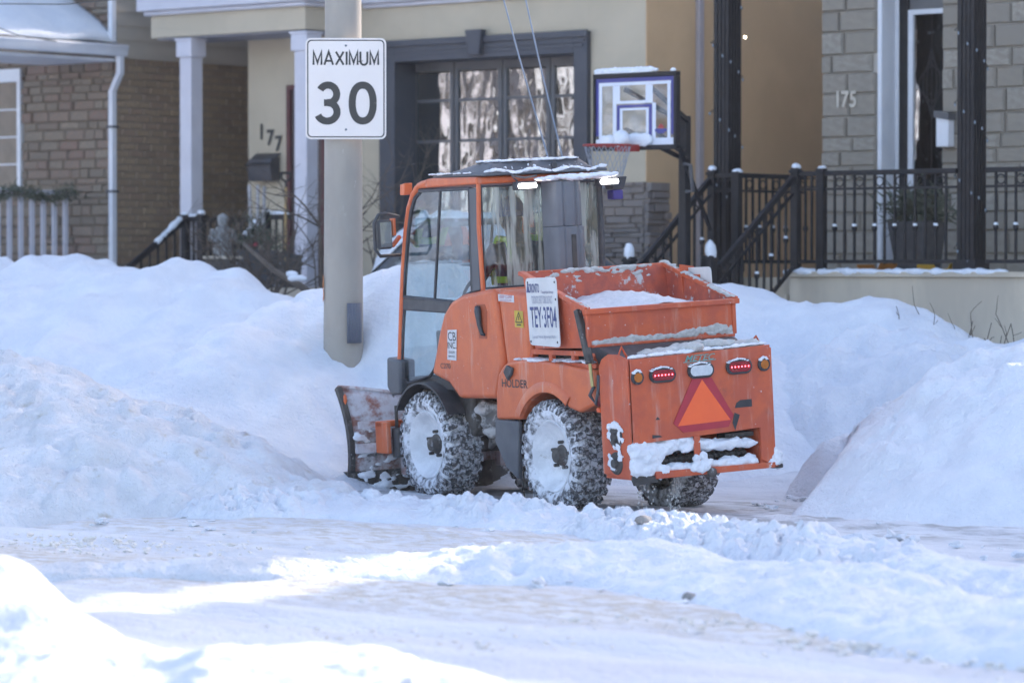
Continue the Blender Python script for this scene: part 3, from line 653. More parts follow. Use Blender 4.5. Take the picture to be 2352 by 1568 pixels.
# four sashes set back in the opening, panes one by one
vs_ = v7 + .30; e0 = PV(928, 300, vs_)[0]; e1 = wr - tw * .8; ps = [PV(p, 300, vs_)[0] for p in (1043, 1154, 1264)]; edges = [e0] + ps + [e1 + .06]
ztop = wt - tw; bart = [PV(1000, 232, vs_)[1], PV(1000, 325, vs_)[1]]; bart += [bart[1] - (bart[0] - bart[1]), bart[1] - 2 * (bart[0] - bart[1])]
MB().box(wl + tw, e0, vs_ - .0, vs_ + .06, zb7, ztop).build('jamb', SASH, win, o7)
for k in range(4):
    a, c = edges[k] + .008, edges[k + 1] - .008; f = MB(); w_ = .055
    f.box(a, a + w_, vs_, vs_ + .05, zb7, ztop); f.box(c - w_, c, vs_, vs_ + .05, zb7, ztop); f.box(a + w_, c - w_, vs_, vs_ + .05, ztop - .10, ztop); f.box(a + w_, c - w_, vs_, vs_ + .05, zb7, zb7 + .08)
    for zz in bart:
        if zz > zb7 + .1: f.box(a + w_, c - w_, vs_ + .006, vs_ + .045, zz - .016, zz + .016)
    f.build('sash', SASH, win, o7)
    zz_ = [ztop - .10] + [q for q in bart if q > zb7 + .1] + [zb7 + .08]
    for i in range(len(zz_) - 1):
        if zz_[i] - zz_[i + 1] > .05: MB().box(a + w_, c - w_, vs_ + .022, vs_ + .028, zz_[i + 1] + .016, zz_[i] - .016).build('pane', WGLASS, win, o7)
rm = MB(); rm.box(wl + .05, wr - .05, v7 + 1.5, v7 + 1.55, zb7, zt7); rm.build('room_back', INTER, h7, o7)
for a, c in ((.10, .34), (.62, .80)):
    cu = MB(); L_ = e1 - e0; n = 24
    pts = [(e0 + L_ * (a + (c - a) * i / n), vs_ + .22 + .03 * math.sin(i * 1.9)) for i in range(n + 1)]
    for i in range(n): cu.quad((*pts[i], zb7), (*pts[i + 1], zb7), (*pts[i + 1], bart[0] + .1), (*pts[i], bart[0] + .1))
    cu.build('curtain', CURT, win, o7, smooth=180)
# ledge-stone wainscot at the corner
rs = np.random.RandomState(14); zl = PV(1460, 418, v7)[1]; ua = PV(1375, 450, v7)[0]
for (a, c, z0, z1) in ashlar(ua, u71, 1.1, zl, (.05, .065, .08, .095), (.14, .38), rs):
    p = rs.uniform(.03, .075); piece('ledge_stone', LEDGE, h7, o7, a + .004, c - .003, v7 - p, v7 - .002, z0 + .003, z1 - .003)
vz = PU(1532, 450, u71)[0]
for (a, c, z0, z1) in ashlar(v7 - .04, vz, 1.1, zl, (.05, .065, .08, .095), (.12, .3), rs):
    p = rs.uniform(.03, .075); piece_side('ledge_stone', LEDGE, h7, o7, u71 + p, a + .003, c - .003, z0 + .003, z1 - .003, p - .002)
# downspout on the flank
vq = PU(1602, 300, u71)[0]; MB().box(u71, u71 + .06, vq - .045, vq + .045, .5, 7.2).build('downspout', mat('pinkish_metal', (.42, .37, .37), (.38, .335, .34), scale=2, rough=.5), h7, o7, bevel=.01)
# porch roof beam on two columns
vp = 28.2; uA = PV(347, 90, vp)[0]; uB = PV(701, 70, vp)[0]; zA = PV(701, 71, vp)[1]; zC = PV(701, 14, vp)[1]
pb = MB().box(uA, uB, vp, v7 - .001, zA + .02, zC); pb.build('porch_beam', STUCCO, h7, o7)
co = MB(); co.box(uA - .12, uB + .12, vp - .13, v7 - .001, zC + .05, zC + .6); co.box(uA - .06, uB + .06, vp - .07, v7 - .002, zC, zC + .05); co.build('cornice', LAVW, h7, o7, bevel=.012)
c2 = MB(); c2.box(uB + .2, u71 + .1, v7 - .12, v7 - .001, zC + .05, zC + .6); c2.box(uB + .2, u71 + .05, v7 - .06, v7 - .002, zC, zC + .05); c2.build('cornice', LAVW, h7, o7, bevel=.012)
MB().box(uA + .05, uB - .05, vp + .06, v7 - .003, zA + .0, zA + .019).build('soffit', mat('grey_soffit', (.30, .30, .34), (.27, .27, .31), scale=2, rough=.7), h7, o7)
for pc in (440, 704):
    uc = PV(pc, 300, vp + .13)[0]; cm = MB().box(uc - .095, uc + .095, vp + .03, vp + .22, .6, zA - .16); cl = cm.build('column', LAVW, h7, o7, bevel=.006)
    k = MB(); k.box(uc - .125, uc + .125, vp + .0, vp + .25, zA - .22, zA - .0); k.box(uc - .14, uc + .14, vp - .015, vp + .265, zA - .03, zA - .001); k.build('capital', LAVW, cl, o7, bevel=.006)
# porch floor, door, house number, mailbox
MB().box(uA - .1, uB + .1, vp - .05, v7, .2, 1.45).build('porch_floor', CONC, h7, o7)
d0, d1 = PV(664, 300, v7)[0], PV(752, 300, v7)[0]; zd = PV(700, 195, v7)[1]
dr = MB().box(d0 + .06, d1 - .06, v7 - .02, v7 - .001, 1.45, zd - .06).build('door', mat('dark_door', (.05, .035, .035), (.065, .045, .045), scale=3, rough=.5), h7, o7)
f = MB(); f.box(d0, d0 + .058, v7 - .05, v7 - .001, 1.45, zd); f.box(d1 - .058, d1, v7 - .05, v7 - .001, 1.45, zd); f.box(d0 + .058, d1 - .058, v7 - .05, v7 - .001, zd - .058, zd); f.build('door_frame', REDP, dr, o7)
MB().blob((d0 + .14, v7 - .05, 2.4), .03, (1, 1, 1), 1, 0).build('handle', DARKM, dr, o7, smooth=180)
INK = mat('dark_numerals', (.02, .02, .022), (.03, .03, .03), scale=5, rough=.5)
for ch, px, py in (('1', 602, 305), ('7', 622, 318), ('7', 641, 332)):
    uu_, zz_ = PV(px, py, v7); lettering(ch, .25, INK, h7, (uu_, v7 - .012, zz_), (1, 0, 0), (0, 0, 1), o7, .95, name='house_number', thick=.03)
mx, mz = PV(617, 362, v7); mbx = MB(); mh = .115
for s_ in (1,):
    prof = [(-.0, -.26), (-.14, -.26), (-.17, -.10), (-.15, -.0), (0, .02)]
    mbx.hexa([(mx - .19, v7 - .005 + a, mz + c - .02) for a, c in prof], [(mx + .19, v7 - .005 + a, mz + c - .02) for a, c in prof])
mbox = mbx.build('mailbox', mat('grey_metal', (.075, .078, .09), (.055, .057, .065), scale=5, rough=.4, metal=.4), h7, o7, bevel=.006)
MB().hexa([(mx - .2, v7 - .01, mz + .035), (mx + .2, v7 - .01, mz + .035), (mx + .2, v7 - .19, mz - .10), (mx - .2, v7 - .19, mz - .10)], [(mx - .2, v7 - .01, mz + .05), (mx + .2, v7 - .01, mz + .05), (mx + .2, v7 - .2, mz - .09), (mx - .2, v7 - .2, mz - .09)]).build('lid', MATS['grey_metal'], mbox, o7)
# things on that porch: shovel, birch logs in a planter, statue
WOOD = mat('pale_wood', (.42, .28, .11), (.36, .23, .09), scale=12, rough=.6, stretch=(6, 6, .6))
sp = atY(655, 480, 38.2); sh = thing('snow_shovel', 'shovel with yellow wooden shaft and black grip beside the mailbox', 'shovel', (sp[0], sp[1], 1.45))
zt_ = atY(655, 397, 38.2)[2] - 1.45
MB().cyl((0, 0, .3), (0, .1, zt_ - .16), .016, n=8).build('shaft', WOOD, sh); gp = MB(); gp.tube([(0, .1, zt_ - .16), (0, .1, zt_ - .1), (-.05, .1, zt_ - .06), (-.05, .1, zt_)], .013); gp.tube([(0, .1, zt_ - .1), (.05, .1, zt_ - .06), (.05, .1, zt_)], .013); gp.cyl((-.06, .1, zt_), (.06, .1, zt_), .015); gp.build('grip', IRON, sh)
MB().prism([(-.17, 0), (.17, 0), (.19, .36), (0, .42), (-.19, .36)], 'y', -.01, .01).build('blade', DARKM, sh)
BIRCH = mat('birch_bark', (.42, .40, .40), (.30, .285, .28), scale=6, rough=.8, stretch=(1, 1, 5), splat=((.08, .07, .07), 9, .62, .08))
pp = atY(590, 560, 37.6); pl = thing('planter', 'dark planter with birch logs and evergreen sprigs on the porch of 177', 'planter', (pp[0], pp[1], 1.45))
MB().hexa([(-.16, -.16, 0), (.16, -.16, 0), (.16, .16, 0), (-.16, .16, 0)], [(-.21, -.21, .42), (.21, -.21, .42), (.21, .21, .42), (-.21, .21, .42)]).build('pot', BLACKP, pl, bevel=.012)
for px, py, x2 in ((572, 425, -.05), (592, 425, 0.0), (607, 428, .06)):
    t_ = atY(px, py, 37.6); MB().cyl((x2, 0, .3), (t_[0] - pp[0], .02, t_[2] - 1.45), .022, .02, 9).build('birch_log', BIRCH, pl, smooth=50)
mb = MB(); rs = np.random.RandomState(5); sprigs(mb, (0, 0, .5), (.12, .1, .12), 260, .16, rs, .5, .012); mb.build('greenery', GREEN, pl)['kind'] = 'stuff'
mb = MB(); mb.blob((-.05, -.16, .46), .035, (1, 1, .8), 1, .1, 3); mb.blob((-.0, -.17, .48), .035, (1, 1, .8), 1, .1, 5); mb.build('red_bow', mat('red_cloth', (.3, .02, .04), (.22, .015, .03), scale=8, rough=.6), pl, smooth=60)
PALE = mat('pale_stone', (.22, .225, .22), (.28, .285, .28), scale=7, rough=.8, bump=.004)
sp = atY(512, 588, 36.5); stt = thing('statue', 'small pale stone statue on a dark box between the stair rails', 'statue', (sp[0], sp[1], 1.05))
b0 = sp[2] - 1.05; MB().box(-.18, .18, -.15, .15, 0, b0 - .03).build('pedestal', DARKM, stt, bevel=.01); MB().box(-.2, .2, -.17, .17, b0 - .03, b0).build('slab', CONC, stt)
MB().lathe([(.0, b0), (.10, b0), (.105, b0 + .08), (.085, b0 + .16), (.10, b0 + .24), (.075, b0 + .30), (.045, b0 + .33), (.062, b0 + .38), (.055, b0 + .43), (0, b0 + .46)], (0, 0, 0), 'z', 16).build('figure', PALE, stt, smooth=60)
mb = MB(); mb.tube([(-.1, 0, b0 + .28), (-.13, -.05, b0 + .18), (-.04, -.12, b0 + .16)], .03); mb.tube([(.1, 0, b0 + .28), (.13, -.05, b0 + .18), (.04, -.12, b0 + .16)], .03); mb.build('arms', PALE, stt, smooth=60)

# ------------------------------------------------------------------ railings
def rail_run(t, org, A, B, h, m, snow=True, rings=True, sp=.115, w=.045, bottom=.10, knuckle=True, toph=.05, plumb=True):
    """A, B: top-rail end points in the street frame."""
    A = Vector(A); B = Vector(B); d = B - A; hl = math.hypot(d.x, d.y); n = max(2, int(round(hl / sp)))
    MB().bar(A, B, w, toph).build('top_rail', m, t, org, bevel=.008)
    lo = Vector((0, 0, -h + bottom)); MB().bar(A + lo, B + lo, .03, .035).build('bottom_rail', m, t, org)
    if rings: mi = Vector((0, 0, -.155)); MB().bar(A + mi, B + mi, .022, .025).build('middle_rail', m, t, org)
    for k in range(1, n):
        p = A + d * k / n; b = MB().box(p.x - .0105, p.x + .0105, p.y - .0105, p.y + .0105, p.z - h + bottom, p.z - .02)
        if knuckle and k % 2: b.hexa([(p.x + s * .013 * a, p.y + s2 * .013 * a, p.z - h * .56 - .03) for a in (1,) for s, s2 in ((-1, -1), (1, -1), (1, 1), (-1, 1))], [(p.x + s * .021, p.y + s2 * .021, p.z - h * .56) for s, s2 in ((-1, -1), (1, -1), (1, 1), (-1, 1))]); b.hexa([(p.x + s * .021, p.y + s2 * .021, p.z - h * .56) for s, s2 in ((-1, -1), (1, -1), (1, 1), (-1, 1))], [(p.x + s * .013, p.y + s2 * .013, p.z - h * .56 + .03) for s, s2 in ((-1, -1), (1, -1), (1, 1), (-1, 1))])
        b.build('baluster', m, t, org)
        if snow and knuckle and k % 2: MB().blob((p.x, p.y, p.z - h * .56 + .03), .026, (1, 1, .8), 1, .15, k).build('snow_tuft', SNOWF, t, org, smooth=180)
    if rings:
        for k in range(0, n):
            if n > 5 and k % 2 == 0: continue
            p = A + d * (k + .5) / n - Vector((0, 0, .088)); e = Vector((d.x, d.y, 0)).normalized(); rr = .045
            MB().tube([p + rr * (math.cos(t2) * e + math.sin(t2) * Vector((0, 0, 1))) for t2 in [2 * math.pi * i / 14 for i in range(14)]], .0075, 5, True).build('ring', m, t, org, smooth=180)
def post(t, org, u, v, z0, z1, m, w=.10, capsnow=.06):
    p = MB().box(u - w / 2, u + w / 2, v - w / 2, v + w / 2, z0, z1); p.box(u - w / 2 - .012, u + w / 2 + .012, v - w / 2 - .012, v + w / 2 + .012, z1 - .05, z1 - .02)
    o = p.build('post', m, t, org, bevel=.006)
    if capsnow: MB().blob((u, v, z1 + capsnow * .3), w * .55, (1, 1, capsnow / (w * .55)), 2, .3, int(abs(u * 97)) % 999).build('snow_cap', SNOWF, o, org, smooth=180)
    return o
def snow_strip(t, org, A, B, w, th, seed=0):
    A = Vector(A); B = Vector(B); n = 14; rs = np.random.RandomState(seed); mb = MB(); r_ = [th * (.75 + .5 * rs.rand()) for _ in range(n + 1)]; r_[0] = r_[-1] = th * .3
    mb.tube([A + (B - A) * i / n + Vector((0, 0, r_[i] * .3)) for i in range(n + 1)], r_, 7); return mb.build('snow_strip', SNOWF, t, org, smooth=180)
# 177 stairs
vs7 = vp - .02
for lab, pt, pb_, ex in (('left black stair railing of house 177 with snow on its sloping rail', (426, 497), (318, 592), 560), ('right black stair railing of house 177 behind the bare shrub', (612, 491), (493, 602), 668)):
    uA_, zA_ = PV(*pt, vs7); vv_, zB_ = PU(*pb_, uA_)
    t, org = street_thing('stair_railing', lab, 'railing', uA_, vs7, .9)
    post(t, org, uA_, vs7, .9, zA_ + .02, IRON, .085, .03)
    dx = (zB_ - zA_) / (vs7 - vv_); lo = (uA_, vv_ - .5, zB_ + .5 * dx)
    rail_run(t, org, (uA_, vs7 - .04, zA_ - .06), lo, .8, IRON, False, False, .13, .05, .0, False, .07)
    if ex == 560: snow_strip(t, org, (uA_, vs7 - .06, zA_ - .02), (uA_, vv_ + .25, zB_ - .02 - .25 * dx), .05, .035, 3)
    else: snow_strip(t, org, (uA_, vs7 - .06, zA_ - .02), (uA_, vs7 - .40, zA_ - .02 + .40 * dx), .05, .03, 3); snow_strip(t, org, (uA_, vs7 - .75, zA_ + .02 + .75 * dx), (uA_, vs7 - 1.2, zA_ + .02 + 1.2 * dx), .05, .03, 7)
    uE = PV(ex, 500, vs7)[0]
    if ex == 560:
        um2 = PV(463, 500, vs7)[0]; post(t, org, um2, vs7, .9, zA_ + .03, IRON, .085, .03); rail_run(t, org, (uA_ + .04, vs7, zA_ - .03), (um2 - .04, vs7, zA_ - .03), .8, IRON, False, False, .09, .05, .06, False, .06); snow_strip(t, org, (uA_ + .06, vs7, zA_), (um2 - .05, vs7, zA_), .05, .02, 4)
        vE = PU(568, 503, um2)[0]; rail_run(t, org, (um2, vs7 + .04, zA_ - .04), (um2, vE, zA_ - .04), .8, IRON, False, False, .11, .05, .06, False, .06)
    else:
        rail_run(t, org, (uA_ + .04, vs7, zA_ - .04), (uE, vs7, zA_ - .04), .8, IRON, False, False, .11, .05, .06, False, .06); snow_strip(t, org, (uA_ + .06, vs7, zA_), (uE, vs7, zA_), .05, .02, 5)

# ------------------------------------------------------------------ house 175: cut stone, concrete porch, black iron
v5 = 29.5; vf = 27.8; u50 = PV(1886, 200, v5)[0]; u51 = -12.1; zf = PV(1890, 624, vf)[1]
h5, o5 = street_thing('cut_stone_house', 'grey-brown cut stone house numbered 175 with black porch columns', 'house', (u50 + u51) / 2, v5 + 4)
dA, dB = PV(2012, 200, v5)[0], PV(2163, 200, v5)[0]; zdr = 4.75
b = MB(); b.box(u50 + .02, dA, v5 + .03, 34, -.3, 5.3); b.box(dB, u51, v5 + .03, 36, -.3, 5.3); b.box(dA + .001, dB - .001, v5 + .03, 34, zdr, 5.3); b.box(dA + .001, dB - .001, v5 + .5, 34, -.3, zdr - .001); b.box(u50 + 4.4, u51 - .001, v5 + .031, 40, 5.3, 7.4); b.box(u71 + .03, u51 - .002, 36.5, 41, -.3, 8.2)  # tall rear block added to stop the sun; low bay lets sky light in
b.build('wall', MORTARG, h5, o5)
MB().hexa([(u50 + 4.2, v5 - .4, 7.4), (u50 + 4.2, 40.3, 7.4), (u50 + 4.2, 34.8, 10.6)], [(u51 + .0, v5 - .4, 7.4), (u51, 40.3, 7.4), (u51, 34.8, 10.6)]).build('roof', SHING, h5, o5); MB().hexa([(u71 + .03, 36.2, 8.2), (u71 + .03, 41.3, 8.2), (u71 + .03, 38.7, 10.9)], [(u51, 36.2, 8.2), (u51, 41.3, 8.2), (u51, 38.7, 10.9)]).build('sun_block_roof', SHING, h5, o5); MB().box(u50 - .25, u50 + 4.4, v5 - .3, 34.2, 5.3, 5.45).build('bay_roof', SHING, h5, o5)  # rear roof tops the unseen block added for shade
rs = np.random.RandomState(24); uR = PV(2420, 200, v5)[0]
for (a, c, z0, z1) in ashlar(u50, uR, 1.6, 5.2, (.15, .19, .215, .24), (.28, .62), rs):
    segs = [(a, c)]
    if c > dA and a < dB and z0 < zdr: segs = [(a, min(c, dA)), (max(a, dB), c)]
    for (a2, c2) in segs:
        if c2 - a2 > .05: p = rs.uniform(0, .02); piece('stone', STONE2, h5, o5, a2 + .006, c2 - .006, v5 - p, v5 + .10, z0 + .006, z1 - .006)
for z0 in np.arange(1.6, 5.2, .21): piece_side('stone', STONE2, h5, o5, u50 + .018, v5 + .05, v5 + .06, z0, z0 + .2, .01) if False else None
NUM = mat('silver_numerals', (.50, .47, .40), (.44, .41, .36), scale=6, rough=.4, metal=.3)
for ch, px in (('1', 1927), ('7', 1943), ('5', 1962)):
    uu_, zz_ = PV(px, 230, v5); lettering(ch, .235, NUM, h5, (uu_, v5 - .024, zz_), (1, 0, 0), (0, 0, 1), o5, .85, name='house_number', thick=.02)
# recessed entrance: white jamb, black side piece, glazed door in a white frame
vd_ = v5 + .30
j = MB(); j.box(dA + .001, dA + .055, v5 + .02, vd_ + .1, zf, zdr - .001); ja = j.build('door_jamb', WHITE, h5, o5, bevel=.01)
def dU(p): return PV(p, 200, vd_)[0]
q0, q1, q2, q3 = dU(2022), dU(2066), dU(2083), dU(2095)
MB().box(q0, q1, vd_ - .02, vd_ + .05, zf, zdr - .001).build('door_casing', WHITE, h5, o5, bevel=.008); MB().box(q0 + .04, q0 + .06, vd_ - .035, vd_ - .02, zf, zdr - .1).build('bead', LAVW, ja, o5)
MB().box(q1, q2 + .02, vd_ - .005, vd_ + .04, zf, zdr - .002).build('door_side', IRON, h5, o5)
zg = PV(2120, 22, vd_)[1]; door = MB().box(q2 + .021, dB + .3, vd_ + .02, vd_ + .045, zf, zdr - .003).build('door', mat('grey_door', (.10, .105, .11), (.12, .12, .125), scale=3, rough=.5), h5, o5)
f = MB(); f.box(q2 + .022, q3 + .02, vd_ - .015, vd_ + .019, zf + .2, zg); f.box(q3 + .02, dB + .3, vd_ - .015, vd_ + .019, zg - .05, zg); f.build('door_frame', WHITE, door, o5)
MB().box(q3 + .02, dB + .3, vd_ + .004, vd_ + .008, zf + .25, zg - .05).build('pane', WGLASS, door, o5)
ld = MB()                                              # leading of the glazed door
uc = dU(2140); zz0, zz1 = PV(2140, 275, vd_)[1], PV(2140, 110, vd_)[1]
for s in (-1, 1):
    for k in range(3):
        a_ = .06 + .05 * k; ld.tube([(uc + s * a_ * math.sin(math.pi * i / 10), vd_ - .002, zz0 + (zz1 - zz0) * (.12 * k + (1 - .24 * k) * i / 10)) for i in range(11)], .005, 4)
ld.tube([(uc, vd_ - .002, zf + .3), (uc, vd_ - .002, zg - .06)], .004, 4); ld.build('leading', IRON, door, o5)
mb = MB(); um, zm = PV(2178, 300, v5); mb.prism([(um - .06, zm - .17), (um + .09, zm - .17), (um + .09, zm + .13), (um - .06, zm + .16)], 'y', v5 - .14, v5 - .022); m5 = mb.build('mailbox', WHITE, h5, o5, bevel=.01)
MB().prism([(um - .075, zm + .13), (um + .105, zm + .10), (um + .105, zm + .17), (um - .075, zm + .2)], 'y', v5 - .16, v5 - .02).build('lid', SASH, m5, o5)
# concrete porch
uPl = PV(1812, 680, vf)[0]
MB().box(uPl, u51 + 1, vf, v5 + .02, -.2, zf - .05).build('porch_wall', CONC, h5, o5, bevel=.01); MB().box(u50 - .02, uPl - .001, vf + .25, v5 + .02, -.2, zf - .06).build('landing', CONC, h5, o5)
MB().box(uPl - .04, u51 + 1, vf - .04, v5 + .018, zf - .049, zf).build('porch_slab', CONC, h5, o5)
mb = MB(); n = 60
for i in range(n):
    a = uPl + (uR + .5 - uPl) * i / n; mb.blob((a, vf + .0 + .02 * math.sin(i), zf + .0), .075, (1.2, .8, .34 + .25 * rs.rand()), 1, .2, i)
snow_mass(mb, 'porch_snow', SNOWF, h5, .02, o5, .006)
for k in range(6):
    MB().box(uPl - 1.02, uPl - .02, vf + .25 - .27 * (k + 1), vf + .249 - .27 * k, .2, zf - .06 - .165 * (k + 1)).build('step', CONC, h5, o5)
# fluted columns with string lights
BULB = mat('bulb', (.26, .31, .36), None, rough=.25); BULBW = mat('lit_bulb', (1, .9, .7), None, emit=((1, .85, .6), 9))
def fluted(px, lab_):
    uc, vc = PV(px, 300, vf + .12)[0], vf + .12; hw = .098
    c = MB().box(uc - hw, uc + hw, vc - hw, vc + hw, zf - .3 if px < 1800 else zf, 5.4)
    for k in range(4):
        o_ = -hw + .028 + k * .0465
        for sgn in (-1, 1): c.box(uc + o_, uc + o_ + .024, vc + (-hw - .010 if sgn < 0 else hw), vc + (-hw if sgn < 0 else hw + .010), zf + .05, 5.35); c.box(uc + (-hw - .010 if sgn < 0 else hw), uc + (-hw if sgn < 0 else hw + .010), vc + o_, vc + o_ + .024, zf + .05, 5.35)
    c.box(uc - hw - .03, uc + hw + .03, vc - hw - .03, vc + hw + .03, zf, zf + .12)
    c.build('column', IRON, h5, o5)
    t, org = street_thing('string_lights', lab_, 'string lights', uc, vc, zf)
    path = []; bl = MB(); hwb = hw + .022; turns = 5.2; n = 130
    cr = [(-hwb, -hwb), (hwb, -hwb), (hwb, hwb), (-hwb, hwb)]
    for i in range(n):
        s_ = i / n * turns * 4; k = int(s_) % 4; f_ = s_ - int(s_); a, b2 = cr[k], cr[(k + 1) % 4]
        p = (uc + a[0] + (b2[0] - a[0]) * f_, vc + a[1] + (b2[1] - a[1]) * f_, 5.35 - (5.35 - zf - .1) * i / n + .02 * math.sin(i)); path.append(p)
        if i % 3 == 0: bl.blob((p[0] + rng.uniform(-.012, .012), p[1], p[2] - .02), .014, (.8, .8, 1.5), 1, .1, i)
    MB().tube(path, .004, 4).build('cable', IRON, t, org); bl.build('bulbs', BULB, t, org, smooth=180)['kind'] = 'stuff'
    return t, org, uc, vc
t, org, uc, vc = fluted(1670, 'string lights wound round the black column left of the stone wall')
pu, pz = PV(1711, 86, vc - .1); MB().blob((pu, vc - .1, pz), .014, (1, 1, 1), 1, 0).build('lit_bulb', BULBW, t, org, smooth=180, label='single glowing warm white bulb')
fluted(2231, 'string lights wound round the black column right of the door')
# railings of 175
zrail = PV(1890, 394, vf)[1]; hr = zrail - zf
uq_, uw_ = PV(1887, 400, vf)[0], PV(2197, 400, vf)[0]; ux_ = PV(2265, 400, vf)[0]; uz_ = PV(2450, 400, vf)[0]
t, org = street_thing('porch_railing', 'black iron front porch railing between the newel posts and the right column', 'railing', (uq_ + uw_) / 2, vf, zf)
post(t, org, uq_, vf, zf, zrail + .03, IRON, .085, .02); rail_run(t, org, (uq_ + .04, vf, zrail - .02), (uw_, vf, zrail - .02), hr - .02, IRON, True)
u18 = PV(1828, 400, vf)[0]; post(t, org, u18, vf, zf, zrail + .04, IRON, .085, .035); rail_run(t, org, (u18 + .04, vf, zrail - .02), (uq_ - .04, vf, zrail - .02), hr - .02, IRON, False, True, .09)
t, org = street_thing('porch_railing', 'black iron porch railing right of the right column, at the picture edge', 'railing', (ux_ + uz_) / 2, vf, zf); rail_run(t, org, (ux_, vf, zrail - .02), (uz_, vf, zrail - .02), hr - .02, IRON, True)
uS = PV(1690, 400, vf)[0]; t, org = street_thing('porch_railing', 'black iron side railing behind the steps, before the tan wall', 'railing', uS, vf + .8, zf)
post(t, org, uS, vf + .02, zf - .2, zrail + .02, IRON, .085, .02); vE = PU(1850, 402, uS)[0]; rail_run(t, org, (uS, vf + .06, zrail - .02), (uS, vE, zrail - .02), hr - .02, IRON, True, True, .115)
uS2 = PV(1637, 400, vf)[0]; rail_run(t, org, (uS2, vf, zrail - .02), (uS - .04, vf, zrail - .02), hr - .02, IRON, False, True, .09)
for lab, ptop, pbot, us in (('left black iron stair railing descending beside the hopper', (1637, 392), (1446, 585), uS2), ('right black iron stair railing descending in front of the tan wall', (1828, 390), (1631, 582), u18)):
    t, org = street_thing('stair_railing', lab, 'railing', us, vf - .6, .7)
    if us == uS2: post(t, org, us, vf, zf - .4, zrail + .04, IRON, .085, .035)
    vb, zb_ = PU(*pbot, us); post(t, org, us, vb, .5, zb_ - .02, IRON, .10, .11)
    vy, zy = PU(pbot[0] + 22, 612, us)
    rail_run(t, org, (us, vf - .05, zrail - .06), (us, vy, zy), hr - .04, IRON, True, True, .125, .05, .06, True, .06)
# planter and sleds on the porch
uq, zq = PV(2100, 610, vf + .7); t, org = street_thing('planter', 'tall black planter with evergreen boughs behind the iron railing', 'planter', uq, vf + .75, zf)
MB().hexa([(uq - .16, vf + .6, zf), (uq + .16, vf + .6, zf), (uq + .16, vf + .92, zf), (uq - .16, vf + .92, zf)], [(uq - .22, vf + .53, zf + .5), (uq + .22, vf + .53, zf + .5), (uq + .22, vf + .97, zf + .5), (uq - .22, vf + .97, zf + .5)]).build('pot', BLACKP, t, org, bevel=.015)
mb = MB(); rs = np.random.RandomState(9); sprigs(mb, (uq, vf + .75, zf + .6), (.14, .14, .09), 700, .17, rs, .3, .012); mb.build('greenery', GREEN, t, org)['kind'] = 'stuff'
for lab, px, col in (('yellow plastic sled lying on the porch beside the right column', 2165, (.62, .36, .02)), ('orange plastic toy lying on the porch below the white door jamb', 2015, (.5, .2, .03))):
    uq, _ = PV(px, 615, vf + .3); t, org = street_thing('sled' if px > 2100 else 'toy', lab, 'sled' if px > 2100 else 'toy', uq, vf + .3, zf)
    mc = mat('plastic_%d' % px, col, tuple(c * .8 for c in col), scale=4, rough=.4)
    k = .2 if px > 2100 else .14
    mb = MB(); mb.prism([(uq - k, zf + .06), (uq - k * .9, zf + .012), (uq + k * .8, zf + .012), (uq + k, zf + .07), (uq + k * .95, zf + .085), (uq + k * .75, zf + .03), (uq - k * .85, zf + .03), (uq - k * .96, zf + .075)], 'y', vf + .14, vf + .45); mb.build('shell', mc, t, org, bevel=.006)
    MB().tube([(uq + k, vf + .2, zf + .08), (uq + k * 1.1, vf + .3, zf + .1), (uq + k, vf + .4, zf + .08)], .008, 6).build('handle', IRON, t, org)

# ------------------------------------------------------------------ houses out of the picture that shade the street or show in the panes
def plain_house(lab, u0, u1, v0, v1, zt, ridge, wm, face):
    t, o = street_thing('row_house', lab, 'house', (u0 + u1) / 2, (v0 + v1) / 2); house_shell(t, o, u0, u1, v0, v1, zt, ridge, wm)
    vw = v0 - .03 if face < 0 else v1 + .03
    for zz in (1.4, 4.4):
        for k in range(3):
            a = u0 + (u1 - u0) * (.12 + .3 * k); wn = MB().box(a, a + 1.3, min(vw, vw - face * .06), max(vw, vw - face * .06), zz, zz + 1.7).build('window', WHITE, t, o)
            MB().box(a + .1, a + 1.2, *(sorted((vw + face * .003, vw + face * .01))), zz + .1, zz + 1.6).build('pane', INTER, wn, o)
plain_house('tan house beyond the alley, right of the stone house', -10.75, -2.0, 29.2, 40.5, 7.4, 10.8, STUCCO2, -1)
plain_house('cream house two doors right of the stone house', -1.2, 14, 29.2, 40.5, 7.4, 10.8, STUCCO, -1)
plain_house('tan house left of the stone and brick house', -48, -38.4, 28.5, 40, 7.4, 10.5, STUCCO2, -1)
plain_house('unseen cream house added at the far right street end for the cab glass reflection', 52, 62, 4, 48, 8, 11, STUCCO, -1)  # added to cover the bright horizon mirrored in the cab's rear glass
plain_house('grey house across the street, farthest left', -64, -54, -14, -5, 7, 10, LAVW, 1)
plain_house('white house across the street with three bare trees', -52.5, -43, -14, -5, 7, 10, WHITE, 1)
plain_house('white house across the street, nearest to the stucco house', -41, -31, -14, -5, 7, 10, WHITE, 1)

